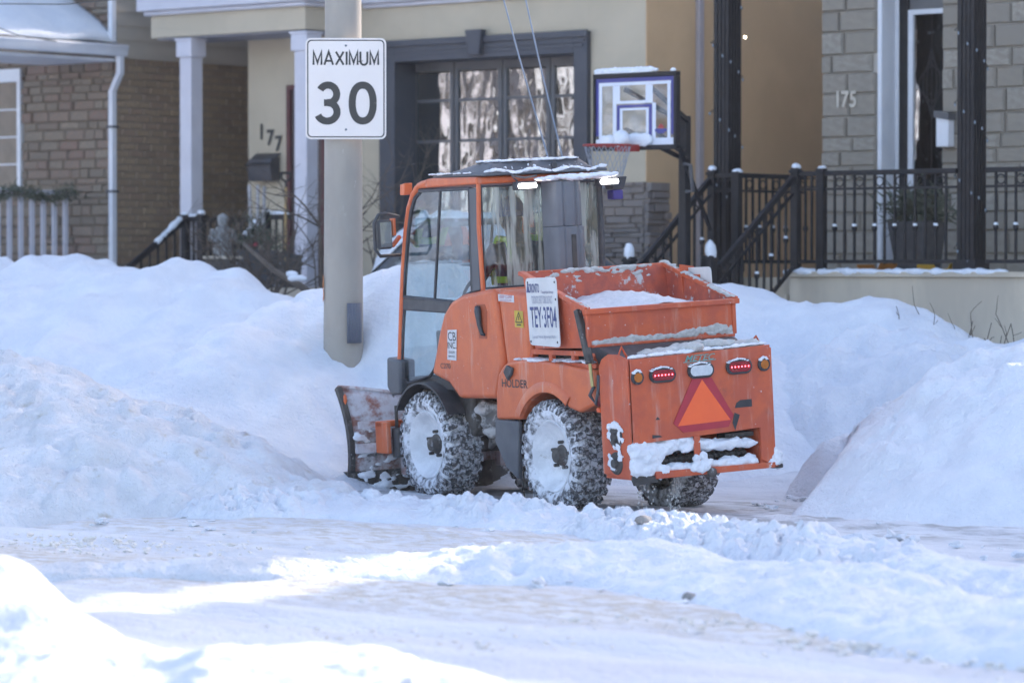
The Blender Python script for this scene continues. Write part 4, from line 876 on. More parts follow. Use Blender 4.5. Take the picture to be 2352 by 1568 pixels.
# ================================================================== STREET FURNITURE
PCONC = mat('pole_concrete', (.40, .365, .315), (.345, .315, .275), scale=3, rough=.85, bump=.003, bscale=160, stretch=(1, 1, .4), splat=((.26, .245, .22), 2.5, .54, .2), splat2=((.46, .42, .37), 30, .62, .08))
YP = 28.0; pc = atY(789, 900, YP); zb_p = .4
pole = thing('utility_pole', 'round grey concrete pole standing in the snow bank, carrying the speed sign', 'pole', (pc[0], YP, zb_p))
rb, rt = 46.5 / FPX * YP, 41.5 / FPX * YP; zt_p = 7.5
rtop = rb - (rb - rt) * (zt_p - zb_p) / 3.6
MB().lathe([(rb, 0), (rb - (rb - rtop) * .3, (zt_p - zb_p) * .3), (rb - (rb - rtop) * .6, (zt_p - zb_p) * .6), (rtop, zt_p - zb_p)], (0, 0, 0), 'z', 40).build('shaft', PCONC, pole, smooth=180)
GPL = mat('grey_plate', (.155, .17, .21), (.135, .15, .185), scale=6, rough=.5, metal=.2)
a = atY(797, 696, YP - rb); b = atY(830, 788, YP - rb)
pl_ = MB(); n = 6                                    # cover plate bent to the pole
for k in range(n):
    t0, t1 = [-math.pi / 2 + R(12) + R(48) * (k + q) / n for q in (0, 1)]
    for rr in (rb + .012,):
        z0, z1 = b[2] - zb_p, a[2] - zb_p
        pl_.quad((rr * math.cos(t0), rr * math.sin(t0), z0), (rr * math.cos(t1), rr * math.sin(t1), z0), (rr * math.cos(t1), rr * math.sin(t1), z1), (rr * math.cos(t0), rr * math.sin(t0), z1))
cp = pl_.build('cover_plate', GPL, pole, smooth=180); md = cp.modifiers.new('s', 'SOLIDIFY'); md.thickness = .012
SPRAY = mat('orange_spray', (.55, .20, .05), (.45, .2, .09), scale=20, rough=.8)
mk = MB(); zc = atY(748, 662, YP)[2] - zb_p                 # sprayed figure wrapping round the left edge
fig = arc(.0, .052, .030, .048, 40, 400, 18) + arc(.0, -.05, .034, .052, 90, -150, 14)
for i in range(len(fig) - 1):
    for (x, y), (x2, y2) in ((fig[i], fig[i + 1]),):
        r_ = rb + .003; c0 = R(188)
        def on(x_, y_): an = c0 + x_ / r_; return (r_ * math.cos(an), r_ * math.sin(an), zc + y_)
        d_ = Vector((x2 - x, y2 - y)); 
        if d_.length < 1e-4: continue
        nn = Vector((-d_.y, d_.x)).normalized() * .014
        mk.add([on(x + nn.x, y + nn.y), on(x - nn.x, y - nn.y), on(x2 - nn.x, y2 - nn.y), on(x2 + nn.x, y2 + nn.y)], [(0, 1, 2, 3)])
mk.build('painted_mark', SPRAY, pole, label='orange sprayed figure on the left edge of the pole')
# speed sign
YS = YP - rb - .03
c0 = atY(702, 320, YS); c1 = atY(887, 88, YS); cx = (c0[0] + c1[0]) / 2; sw = c1[0] - c0[0]; sh_ = c1[2] - c0[2]
SIGNW = mat('sign_white', (.86, .79, .74), (.82, .75, .70), scale=2, rough=.35, bump=.0004, bscale=260); SIGNB = mat('sign_black', (.028, .028, .028), (.035, .035, .035), scale=6, rough=.4)
sg = thing('speed_sign', 'white MAXIMUM 30 speed limit sign with black border', 'sign', (cx, YS, c0[2]), R(1.5))
def rrect(w, h, r, n=6):
    pts = []
    for (x, z, a0) in ((w / 2 - r, h - r, 0), (-w / 2 + r, h - r, 90), (-w / 2 + r, r, 180), (w / 2 - r, r, 270)):
        pts += [(x + r * math.cos(R(a0 + 90 * i / n)), z + r * math.sin(R(a0 + 90 * i / n))) for i in range(n + 1)]
    return pts
MB().prism(rrect(sw, sh_, .045), 'y', 0, .004).build('panel', SIGNW, sg)
bd = MB(); o1 = rrect(sw - .028, sh_ - .028, .036); o2 = rrect(sw - .046, sh_ - .046, .03); n = len(o1)
bd.add([(x, -.0015, z + .014) for x, z in o1] + [(x, -.0015, z + .023) for x, z in o2], [(i, (i + 1) % n, n + (i + 1) % n, n + i) for i in range(n)]); bd.build('border', SIGNB, sg)
tx = MB(); H = sh_
GL = {'M': [[(0, 0), (0, 1), (.5, .15), (1, 1), (1, 0)]], 'A': [[(0, 0), (.5, 1.0), (1, 0)], [(.2, .3), (.8, .3)]], 'X': [[(0, 0), (1, 1)], [(0, 1), (1, 0)]], 'I': [[(.5, 0), (.5, 1)]], 'U': [[(0, 1), (0, .3)] + [(p[0], p[1]) for p in arc(.5, .3, .5, .3, 180, 360, 12)] + [(1, 1)]]}
x = -.40 * sw; ch_h = .130 * H; base = .735 * H
wd = {'M': .098, 'A': .108, 'X': .095, 'I': .004, 'U': .086}; gap = (.80 - (.098 * 3 + .108 + .095 + .004 + .086)) / 6
for ch in 'MAXIMUM':
    ww = wd[ch] * sw
    for pl in GL[ch]: stroke(tx, [(p[0] * ww, p[1] * ch_h) for p in pl], .0165, (x, -.002, base), (1, 0, 0), (0, 0, 1))
    x += ww + gap * sw
# numerals
nh = .425 * H; nz = .145 * H; st_ = .058
r0 = arc(.215 * sw, nz + nh / 2, .125 * sw, nh / 2 - st_ / 2, 0, 360, 40)
def sq(pts, cx_, cz_, rx, rz, k=2.6): return [(cx_ + math.copysign(abs(math.cos(t)) ** (2 / k) * rx, math.cos(t)), cz_ + math.copysign(abs(math.sin(t)) ** (2 / k) * rz, math.sin(t))) for t in pts]
ring = sq([2 * math.pi * i / 44 for i in range(45)], .208 * sw, nz + nh / 2, .130 * sw, nh / 2 - st_ / 2, 2.25)
stroke(tx, ring, st_, (0, -.002, 0), (1, 0, 0), (0, 0, 1))
cx3 = -.222 * sw; ry = (nh - st_) / 4
up_ = arc(cx3, nz + nh - st_ / 2 - ry * 1.0, .108 * sw, ry * 1.0, 152, -90, 26); lo_ = arc(cx3 - .01 * sw, nz + st_ / 2 + ry * 1.02, .122 * sw, ry * 1.04, 90, -158, 26)
stroke(tx, up_, st_, (0, -.002, 0), (1, 0, 0), (0, 0, 1)); stroke(tx, lo_, st_, (0, -.0024, 0), (1, 0, 0), (0, 0, 1)); stroke(tx, [(cx3 - .05 * sw, nz + nh / 2 + .002), (cx3 + .02 * sw, nz + nh / 2 + .002)], st_ * .95, (0, -.0028, 0), (1, 0, 0), (0, 0, 1))
tx.build('lettering', SIGNB, sg)
for z in (.925 * H, .095 * H): MB().lathe([(0, -.008), (.007, -.006), (.009, -.001)], (0, 0, z), 'y', 12).build('bolt', GPL, sg, smooth=60)
MB().box(-.03, .03, .0045, .03, .1, H - .1).build('bracket', GPL, sg)

# two pale guy wires rising behind the cab
GUY = mat('pale_guy_wire', (.20, .25, .33), (.17, .22, .29), scale=9, rough=.5)
for lab, p0, p1, pm in (('left one of two pale wires slanting up behind the tractor cab', (1150, -25), (1290, 470), (1192, 130)), ('right one of two pale wires slanting up behind the tractor cab', (1202, -25), (1318, 470), (1236, 130))):
    A = atY(*p0, 27.7); B = atY(*p1, 27.4); M_ = atY(*pm, 27.6); ob = MB().tube([A - B, M_ - B, B - B], .0065, 6).build('guy_wire', GUY); ob.location = B; tag(ob, lab, 'wire')

# basketball hoop
HB = atY(1456, 345, 32.2); BLK = IRON
uvb = UV(HB[0], HB[1]); zb0 = HB[2]; zg_ = .5
hp = thing('basketball_hoop', 'portable basketball hoop with clear backboard and red rim, dusted with snow', 'basketball hoop', W(uvb[0], uvb[1] + .5, zg_), -ST)
oh = (uvb[0], uvb[1] + .5, zg_); bw, bh = 1.0, .73; uc, vb_ = uvb[0], uvb[1]
BLUEI = mat('blue_ink', (.045, .05, .27), (.04, .045, .24), scale=5, rough=.4); WHITEI = mat('white_ink', (.72, .76, .85), (.68, .72, .8), scale=5, rough=.4)
fr = MB(); fw = .045; z1 = zb0 + bh
fr.box(uc - bw / 2, uc + bw / 2, vb_, vb_ + .07, zb0, zb0 + fw); fr.box(uc - bw / 2, uc + bw / 2, vb_, vb_ + .07, z1 - fw, z1); fr.box(uc - bw / 2, uc - bw / 2 + fw * .6, vb_ + .001, vb_ + .069, zb0 + fw, z1 - fw); fr.box(uc + bw / 2 - fw * .8, uc + bw / 2, vb_ + .001, vb_ + .069, zb0 + fw, z1 - fw)
bd_ = fr.build('backboard_frame', BLK, hp, oh, bevel=.006)
i0, i1, j0, j1 = uc - bw / 2 + .028, uc + bw / 2 - .037, zb0 + fw, z1 - fw
MB().box(i0, i1, vb_ + .02, vb_ + .03, j0, j1).build('backboard_panel', glass('acrylic', (.85, .86, .88), 0, 1, 1.35, dirt_glare=.15), hp, oh)
def strip(nm, m_, rects, dv):
    q = MB()
    for (a, b2, c, d2) in rects: q.quad((i0 + a * (i1 - i0), vb_ + dv, j0 + c * (j1 - j0)), (i0 + b2 * (i1 - i0), vb_ + dv, j0 + c * (j1 - j0)), (i0 + b2 * (i1 - i0), vb_ + dv, j0 + d2 * (j1 - j0)), (i0 + a * (i1 - i0), vb_ + dv, j0 + d2 * (j1 - j0)))
    q.build(nm, m_, bd_, oh)
strip('blue_border', BLUEI, [(0, 1, .94, 1), (0, .04, .15, .94), (.96, 1, .15, .94), (.27, .72, .56, .60), (.27, .31, .12, .56), (.68, .72, .12, .56)], .018)
strip('white_marking', WHITEI, [(.04, .96, .89, .935), (.04, .08, .1, .89), (.915, .955, .1, .89), (0, 1, 0, .1), (.22, .31, .62, .885), (.64, .73, .62, .885), (.31, .64, .62, .66), (.22, .265, .1, .62), (.725, .77, .1, .62), (.31, .68, .52, .55), (.31, .345, .1, .52), (.645, .68, .1, .52)], .0165)
strip('emblem', mat('red_ink', (.4, .02, .03), (.35, .02, .03), scale=5, rough=.4), [(.80, .87, .24, .28), (.82, .85, .28, .305)], .0155); strip('emblem', BLUEI, [(.76, .91, .19, .235), (.79, .88, .165, .19)], .0155)
sn = MB()
for k in range(14): sn.blob((uc - .46 + .052 * k, vb_ + .035, z1 + .02), .05, (1.1, .7, .9 if k < 13 else .4), 1, .1, k)
sn.blob((uc + .44, vb_ + .03, z1 + .01), .035, (1.2, .8, .9), 1, .1, 77)
for xx, rr in ((-.36, .06), (-.30, .07), (-.05, .07), (.0, .085), (.06, .07), (.12, .075), (.17, .06)): sn.blob((uc + xx, vb_ + .0, j0 + .05), rr, (1, .35, .9), 2, .1, int(rr * 999))
sn.blob((uc - .05, vb_ - .12, zb0 + .10), .085, (1, 1, .95), 2, .12, 4); snow_mass(sn, 'snow_cap', SNOWF, hp, .012, oh, .004)
RIMR = mat('rim_red', (.36, .035, .028), (.3, .03, .025), scale=7, rough=.5); ur, vr, zr_ = uc - .02, vb_ - .15 - .225, zb0 + .035
rm_ = MB(); rm_.tube([(ur + .225 * math.cos(t), vr + .225 * math.sin(t), zr_) for t in [2 * math.pi * i / 28 for i in range(28)]], .011, 7, True); rm_.box(ur - .09, ur + .09, vb_ - .15, vb_ - .001, zr_ - .05, zr_ + .015); rim = rm_.build('rim', RIMR, hp, oh, smooth=50)
nt_ = MB()
for i in range(12):
    t0 = 2 * math.pi * i / 12
    for dr_ in (1, -1):
        nt_.tube([(ur + (.22 - .11 * s_) * math.cos(t0 + dr_ * s_ * .9), vr + (.22 - .11 * s_) * math.sin(t0 + dr_ * s_ * .9), zr_ - .40 * s_) for s_ in (0, .25, .5, .75, 1)], .0035, 4)
nt_.build('net', mat('net_cord', (.34, .36, .40), (.28, .30, .34), scale=9, rough=.8), rim, oh)
vpz = vb_ + .75; pp_ = MB(); pp_.box(uc - .045, uc + .045, vpz, vpz + .09, zg_, zb0 + .35); pp_.build('post', BLK, hp, oh, bevel=.01)
ar = MB()
for s in (-.16, .16): ar.bar((uc + s, vb_ + .07, zb0 + .58), (uc + s * .3, vpz + .04, zb0 + .3), .03, .04); ar.bar((uc + s, vb_ + .07, zb0 + .2), (uc + s * .3, vpz + .04, zb0 - .05), .03, .04)
ar.build('arm', BLK, hp, oh)
ad = MB(); ad.bar((uc + .12, vpz + .3, zb0 - .75), (uc + .12, vb_ + .45, zb0 + .2), .03, .03); ad.build('adjuster_rod', BLK, hp, oh); MB().tube([(uc + .12, vb_ + .62, zb0 - .12), (uc + .2, vb_ + .62, zb0 - .13), (uc + .2, vb_ + .66, zb0 - .38), (uc + .12, vb_ + .66, zb0 - .38)], .02, 7).build('crank_handle', SASH, hp, oh, smooth=60)
MB().hexa([(uc - .4, vb_ + .6, zg_ - .1), (uc + .4, vb_ + .6, zg_ - .1), (uc + .4, vb_ + 1.5, zg_ - .1), (uc - .4, vb_ + 1.5, zg_ - .1)], [(uc - .3, vb_ + .7, zg_ + .16), (uc + .3, vb_ + .7, zg_ + .16), (uc + .3, vb_ + 1.4, zg_ + .16), (uc - .3, vb_ + 1.4, zg_ + .16)]).build('base', BLK, hp, oh, bevel=.03)

# ------------------------------------------------------------------ two snowed-in cars in the driveway
CGLASS = glass('car_glass', (.22, .26, .28), 0, 1, 1.5, dirt_glare=.35, dirt_glare_col=(.6, .68, .72))
def car(label, u, v, z, heading, L_, Wd, prof, roof, paint, snow_th, seed):
    """prof: (y, z) outline of the body; roof: (y_base_front, y_top_front, y_top_rear, y_base_rear, z_base, z_top). Local y is forward."""
    t = thing('parked_car', label, 'car', W(u, v, z), heading)
    MB().prism(prof, 'x', -Wd / 2, Wd / 2).build('body', paint, t, bevel=.06, seg=3)
    f0, f1, r1, r0, zb, zt = roof; wb_, wt_ = Wd / 2 - .05, Wd / 2 - .20
    base = [(-wb_, f0, zb), (wb_, f0, zb), (wb_, r0, zb), (-wb_, r0, zb)]; top = [(-wt_, f1, zt), (wt_, f1, zt), (wt_, r1, zt), (-wt_, r1, zt)]
    MB().hexa(base, top).build('cabin', paint, t, bevel=.05, seg=3)
    def face(nm, q, off):
        c = sum((Vector(p) for p in q), Vector()) / 4; nn = (Vector(q[1]) - Vector(q[0])).cross(Vector(q[3]) - Vector(q[0])).normalized()
        if nn.dot(c - Vector((0, (f0 + r0) / 2, (zb + zt) / 2))) < 0: nn = -nn
        MB().quad(*[c + (Vector(p) - c) * .88 + nn * off for p in q]).build(nm, CGLASS, t)
    face('windshield', [base[0], base[1], top[1], top[0]], .008); face('rear_window', [base[2], base[3], top[3], top[2]], .008); face('side_window', [base[1], base[2], top[2], top[1]], .008); face('side_window', [base[3], base[0], top[0], top[3]], .008)
    for s in (-1, 1):
        for y in (prof[0][0] * .62, prof[1][0] * .62):
            wh = MB().lathe([(.0, s * .0), (.2, 0), (.205, s * .03), (.3, s * .04), (.325, 0), (.325, -s * .18), (0, -s * .18)], (s * (Wd / 2 + .005), y, .32), 'x', 20).build('wheel', RUBBERS, t, smooth=50)
            MB().lathe([(0, s * .02), (.19, s * .035), (.2, s * .01)], (s * (Wd / 2 + .01), y, .32), 'x', 16).build('rim', RIMW, wh, smooth=50)
        MB().box(s * (Wd / 2 - .35) - .16, s * (Wd / 2 - .35) + .16, max(p[0] for p in prof) - .08, max(p[0] for p in prof) + .004, .40, .50).build('headlight', CGLASS, t, bevel=.02)
        MB().box(s * (Wd / 2 - .2) - .1, s * (Wd / 2 - .2) + .1, min(p[0] for p in prof) - .004, min(p[0] for p in prof) + .08, .75, .95).build('tail_light', RIMR, t, bevel=.02)
    rs = np.random.RandomState(seed)
    def sheet(y0, y1, z0, z1, hw, th, ex):
        nx, ny = 14, 18; vs = []; fs = []
        for i in range(nx + 1):
            for j in range(ny + 1):
                a, c = i / nx * 2 - 1, j / ny; e = (1 - abs(a) ** 6) * (1 - abs(2 * c - 1) ** 8)
                vs.append((a * hw, y0 + (y1 - y0) * c, z0 + (z1 - z0) * c + th * e * (.7 + .3 * math.sin(a * 4 + c * 5 + seed)) + .02 * rs.randn() * e - .03))
        for i in range(nx):
            for j in range(ny): k = i * (ny + 1) + j; fs.append((k, k + 1, k + ny + 2, k + ny + 1))
        MB().add(vs, fs).build('snow_cover', SNOW, t, smooth=180)
    for q in snow_th: sheet(*q)
    return t
PAINTD = mat('dark_car_paint', (.05, .055, .06), (.06, .065, .07), scale=3, rough=.3, coat=.6, splat=((.6, .62, .66), 10, .56, .12))
PAINTS = mat('silver_car_paint', (.24, .26, .28), (.28, .3, .32), scale=3, rough=.3, coat=.6, splat=((.66, .68, .72), 8, .52, .14))
q = atY(684, 690, 30.2); uq, vq_ = UV(q[0] + 1.0, q[1] + .9); zc_ = q[2] - 1.06
car('snowed-in silver car behind the pole with a bare sloping windshield', uq, vq_, zc_, R(93), 4.3, 1.74,
    [(2.15, .3), (-2.1, .3), (-2.12, .75), (-1.9, .98), (.95, .98), (1.9, .62), (2.16, .5)], (1.0, .1, -1.2, -1.9, .97, 1.40), PAINTS, [(.98, 2.0, .98, .60, .80, .10, 0), (.05, -1.15, 1.39, 1.39, .64, .05, 0)], 3)
q = atY(846, 545, 34.2); uq, vq_ = UV(q[0] + 1.80, q[1] + .85)
car('dark parked car with snow-covered roof near the big window', uq, vq_, .52, R(-90), 3.7, 1.7,
    [(1.75, .3), (-1.82, .3), (-1.86, .8), (-1.82, 1.05), (.8, 1.1), (1.65, .95), (1.78, .7)], (.85, .1, -1.25, -1.80, 1.05, 1.66), PAINTD, [(.1, -1.28, 1.65, 1.65, .66, .12, 0), (-1.20, -1.78, 1.70, 1.14, .72, .16, 0), (.9, 1.7, 1.1, .95, .78, .12, 0)], 8)

# ------------------------------------------------------------------ shrubs, stalks, trees
BARK = mat('brown_twig', (.085, .065, .05), (.12, .095, .075), scale=12, rough=.85)
BARKG = mat('grey_bark', (.12, .105, .095), (.17, .15, .135), scale=9, rough=.9, bump=.004)
def grow(mb, p, d, ln, r, depth, rs, bend=.25, split=(2, 3), shrink=.72, up=.1, n=4):
    p = Vector(p); d = Vector(d).normalized(); path = [p]; rr = [r]; k = 3
    for i in range(k):
        d = (d + Vector((rs.randn(), rs.randn(), rs.randn())) * bend * .4 + Vector((0, 0, up * .3))).normalized(); p = p + d * ln / k; path.append(p); rr.append(r * (1 - .35 * (i + 1) / k))
    mb.tube(path, rr, n)
    if depth <= 0: return
    for _ in range(rs.randint(split[0], split[1] + 1)):
        q = path[rs.randint(2, k + 1)]; dd = (d + Vector((rs.randn(), rs.randn(), rs.randn() * .7)) * .62).normalized()
        grow(mb, q, dd, ln * shrink * rs.uniform(.75, 1.15), r * .6, depth - 1, rs, bend, split, shrink, up, n)
def shrub(label, px, py, Y, h, nst, seed, spread=.5, r=.016, depth=3, lean=(0, 0), name='bare_shrub', m=BARK):
    p = atY(px, py, Y); t = thing(name, label, 'shrub', (p[0], p[1], p[2])); rs = np.random.RandomState(seed); st = MB(); tw = MB()
    for k in range(nst):
        d = Vector((rs.randn() * spread + lean[0], rs.randn() * spread + lean[1], 1)).normalized(); b = (rs.randn() * .06, rs.randn() * .06, -.1)
        grow(st if k == 0 else tw, b, d, h * .42 * rs.uniform(.7, 1.2), r * rs.uniform(.7, 1.2), depth, rs)
    st.build('main_stem', m, t, smooth=180)
    if tw.v: tw.build('twigs', m, t, smooth=180)
    return t
shrub('tall bare shrub in front of the right lavender porch column', 735, 690, 34.6, 1.75, 4, 3, .22, .016, 4, (-.05, 0))
shrub('dense tangled brown shrub between the stair rails and the porch column', 620, 672, 35, 1.1, 16, 12, .75, .014, 3)
shrub('low dark shrub tangle right below the second stair rail', 575, 665, 35.5, 1.0, 12, 18, .6, .012, 3)
shrub('bare shrub beside the dark window trim behind the pole', 868, 640, 36.5, 1.8, 5, 31, .3, .014, 4)
shrub('thin bare shrub in front of the left lavender porch column', 500, 640, 35.6, 1.2, 4, 41, .4, .009, 3, (-.1, 0))
# fallen branch with snow leaning right
A = atY(560, 560, 34.2); B = atY(735, 690, 33.4); br = thing('leaning_branch', 'thick brown branch leaning down to the right, dabbed with snow', 'branch', tuple(B))
MB().tube([A - B, (A - B) * .6 + np.array([0, 0, -.04]), (A - B) * .25, (0, 0, 0)], [.02, .028, .035, .04], 7).build('limb', BARK, br, smooth=180)
mb = MB(); mb.blob((A - B) * .30 + np.array([0, 0, .05]), .07, (1.3, .6, .5), 2, .2, 3); mb.blob((A - B) * .36 + np.array([0, 0, .06]), .05, (1.3, .6, .5), 2, .2, 4); mb.build('snow_dab', SNOWF, br, smooth=180)
for i, (px, py, top, lab) in enumerate(((2072, 722, 680, 'single dry stalk on the snow mound against the porch wall'), (2150, 765, 690, 'pair of bent dry stalks at the right foot of the snow mound'), (2205, 792, 735, 'short dry stalk between the bent stalks and the tuft'), (2245, 800, 720, 'dry brown tuft of stalks before the porch wall'), (2290, 790, 735, 'small dry tuft right of the tallest stalks'), (2335, 780, 700, 'tall curved dry stalk at the right edge of the picture'))):
    p = atY(px, py + 6, 29.6); t = thing('dry_stalk', lab, 'dry stalks', tuple(p), 0, 'dry stalks along the porch wall'); rs = np.random.RandomState(60 + i); h = (py - top) / FPX * 29.6 * 1.15; mb = MB()
    for k in range((1, 2, 1, 5, 3, 2)[i]): grow(mb, (rs.randn() * .03, rs.randn() * .03, -.15), (rs.randn() * .25 - .1, rs.randn() * .2, 1), (h + .15) * rs.uniform(.55, 1.0), .006, 1, rs, .3, (0, 2), .35)
    mb.build('stems', BARK, t, smooth=180)
def tree(lab, u, v, h, seed):
    t, o = street_thing('bare_tree', lab, 'tree', u, v); rs = np.random.RandomState(seed); tr_ = MB(); tr_.tube([(0, 0, -.3), (.05, 0, h * .15), (0, .08, h * .32)], [.24, .19, .16], 8); tr_.build('trunk', BARKG, t, smooth=180)
    cr = MB()
    for k in range(5): grow(cr, (0, .05, h * (.24 + .02 * k)), (rs.randn() * .6, rs.randn() * .6, 1), h * .3, .09, 4, rs, .3, (2, 3), .74, .1, 4)
    cr.build('crown', BARKG, t, smooth=180)
for i, (u, v, h) in enumerate(((-36, 1.5, 9), (-44, 2.5, 10), (-52, .5, 9), (34, 22, 9), (46, 25, 10), (-30, -2, 8))):
    tree(('bare street tree nearest across the street', 'second bare street tree across the street', 'third bare street tree across the street', 'bare tree along the street far to the right', 'farthest bare tree along the street to the right', 'small bare tree before the tan house opposite')[i], u, v, h, 100 + i)

# ================================================================== THE TRACTOR (local: x right, y forward, z up)
TO = Vector((0.796, 24.32, 0.0045))
T = thing('sidewalk_tractor', 'orange articulated sidewalk tractor with snow plow, glazed cab and salt spreader', 'tractor', TO)
T.rotation_euler = (0, R(-3.2), R(31))
CABG = glass('cab_glass', (.76, .85, .85), .006, 1.5, 1.8, dirt_glare=.10, dirt_glare_col=(.7, .75, .78), stretch=(1, 1, .4))
CABGR = glass('cab_rear_glass', (.70, .78, .75), .012, 2.6, 1.65, dirt_glare=.85, dirt_glare_col=(.46, .48, .43), stretch=(2.6, 2.6, .3))  # streaked film imitates reflections in the glass and veils the driver
def part(mb, name, m, bevel=0, smooth=None, parent=None, label=None, seg=2): return mb.build(name, m, parent or T, (0, 0, 0), smooth, bevel, seg, label)
# wheels: rim mesh with tyre, hub and nuts as sub-parts
def wheel(y, side, dz):
    s = side; xo = s * .60; zc = .385 + dz; c = (0, y, zc)
    rim = MB().lathe([(.055, xo - s * .10), (.10, xo - s * .115), (.17, xo - s * .10), (.215, xo - s * .055), (.235, xo - s * .02), (.25, xo - s * .012), (.262, xo - s * .03)], c, 'x', 40)
    w_ = part(rim, 'wheel', RIMW, smooth=60)
    xi = xo - s * .30
    ty = MB().lathe([(.255, xo - s * .03), (.27, xo - s * .006), (.30, xo + s * .006), (.345, xo - s * .0), (.368, xo - s * .022), (.378, xo - s * .05), (.378, xi + s * .05), (.365, xi + s * .02), (.30, xi), (.25, xi + s * .02)], c, 'x', 56)
    part(ty, 'tyre', RUBBERS, smooth=45, parent=w_)
    lg = MB(); rs = np.random.RandomState(int(y * 10 + 50 + s)); n = 26
    def P(t, x, r): return (x, y + r * math.cos(t), zc + r * math.sin(t))
    for k in range(n):
        t0 = 2 * math.pi * k / n
        for row, (xa, xb, tw) in enumerate(((.018, .085, .0), (.095, .145, .45), (.155, .205, .0), (.215, .282, .45))):
            a = t0 + (tw + .1 * rs.rand()) * 2 * math.pi / n; d = 2 * math.pi / n * .66; sk = .05 * (1 if row % 2 else -1)
            x0, x1 = xo - s * xa, xo - s * xb; r0, r1 = .372, .402 - .006 * rs.rand()
            lg.hexa([P(a, x0, r0), P(a + d, x0, r0), P(a + d + sk, x1, r0), P(a + sk, x1, r0)], [P(a + .015, x0, r1), P(a + d - .015, x0, r1), P(a + d + sk - .015, x1, r1), P(a + sk + .015, x1, r1)])
        a = t0; d = 2 * math.pi / n * .6                    # shoulder lugs running down the sidewall
        lg.hexa([P(a, xo - s * .02, .372), P(a + d, xo - s * .02, .372), P(a + d, xo - s * .002, .325), P(a, xo - s * .002, .325)], [P(a + .01, xo - s * .006, .392), P(a + d - .01, xo - s * .006, .392), P(a + d - .01, xo + s * .012, .33), P(a + .01, xo + s * .012, .33)])
    part(lg, 'tread', RUBBER, parent=w_)
    hb = MB().lathe([(0, xo - s * .045), (.05, xo - s * .05), (.06, xo - s * .09), (.075, xo - s * .10), (.08, xo - s * .118)], c, 'x', 20); part(hb, 'hub', GRIME, smooth=40, parent=w_)
    for k in range(5):
        t0 = 2 * math.pi * k / 5 + .4; part(MB().cyl(P(t0, xo - s * .12, .095), P(t0, xo - s * .075, .095), .013, n=6), 'wheel_nut', GRIME, parent=w_)
for y in (0.0, 1.787):
    wheel(y, -1, 0); wheel(y, 1, -.066)
# chassis
ch = MB(); ch.box(-.30, .30, .15, 1.35, .42, .82); ch.box(-.42, .42, 1.35, 2.2, .45, .80); ch.box(-.34, .34, -.7, .15, .40, .84); ch.box(-.16, .16, .4, 1.1, .26, .45); part(ch, 'chassis', GRIME, bevel=.03)
for y in (0, 1.787): part(MB().cyl((-.42, y, .385), (.42, y, .345), .075, n=12), 'axle', GRIME)
hs = MB()
for k in range(4): hs.tube([(-.34, .6 + .1 * k, .75 - .05 * k), (-.44, .75 + .08 * k, .62 - .06 * k), (-.38, 1.0 + .06 * k, .5 - .04 * k), (-.30, 1.25, .6)], .022, 7)
part(hs, 'hydraulic_hose', GRIME, smooth=180)
mb = MB()
for k in range(16): mb.blob((-.40 + .08 * rng.rand(), .75 + .5 * rng.rand(), .40 + .28 * rng.rand()), .05 + .03 * rng.rand(), (1, 1.4, .8), 2, .4, k)
snow_mass(mb, 'packed_snow', mat('grey_packed_snow', (.48, .47, .46), (.16, .155, .15), scale=9, rough=.8, bump=.006, lo=.42, hi=.58), T, .012)
part(MB().tube([(-.35, .78, .30), (-.36, .77, .12), (-.35, .78, -.02)], .006, 5), 'drag_wire', DARKM)
# cab
cv = [(.84, 1.555), (1.16, 1.52), (1.34, 1.46), (1.45, 1.37), (1.52, 1.25), (1.67, .92), (1.42, .86), (1.27, .75), (.73, .765), (.615, 1.04), (.70, 1.565)]
cover = part(MB().prism(cv, 'x', -.58, .58), 'engine_cover', ORANGE, bevel=.035, seg=4)
part(MB().prism([(.69, 1.555), (.607, 1.04), (.70, .80), (.28, .80), (.24, 1.53)], 'x', -.562, .562), 'rear_cover', ORANGE, bevel=.04, seg=4)
fl = MB(); fl.box(-.50, .50, 1.45, 2.18, .80, .88); fl.box(-.50, .50, .98, 1.45, 1.30, 1.45); part(fl, 'cab_floor', BLACKP)
fr = MB()
ap = [(2.26, .82), (2.21, 1.10), (2.15, 1.46), (2.10, 1.72), (2.03, 2.0), (1.97, 2.16), (1.90, 2.26), (1.80, 2.325), (1.66, 2.35)]
for s in (-1, 1):
    fr.tube([(s * .525, y, z) for y, z in ap], .026, 8); None if s > 0 else fr.tube([(s * .515, .955, 1.54), (s * .525, .955, 2.0), (s * .515, .95, 2.33)], .018, 8)
fr.tube([(-.525, 2.26, .83), (.525, 2.26, .83)], .03, 8)
part(fr, 'cab_frame', ORANGE, smooth=60); part(MB().tube([(.52, .955, 1.54), (.53, .955, 2.0), (.52, .95, 2.32)], .024, 8), 'corner_post', BLACKP, smooth=60)
part(MB().prism([(1.91, 2.285), (1.86, 2.325), (1.76, 2.36), (1.62, 2.378), (.93, 2.372), (.925, 2.318), (1.76, 2.305)], 'x', -.545, .545), 'cab_roof', ORANGE, bevel=.018, seg=3)
cp_ = MB()
cp_.hexa([(-.50, 1.66, 2.376), (.50, 1.66, 2.376), (.56, 1.45, 2.376), (.56, .86, 2.376), (-.52, .86, 2.376), (-.52, 1.45, 2.376)], [(-.49, 1.64, 2.402), (.49, 1.64, 2.402), (.55, 1.44, 2.402), (.55, .87, 2.402), (-.51, .87, 2.402), (-.51, 1.44, 2.402)])
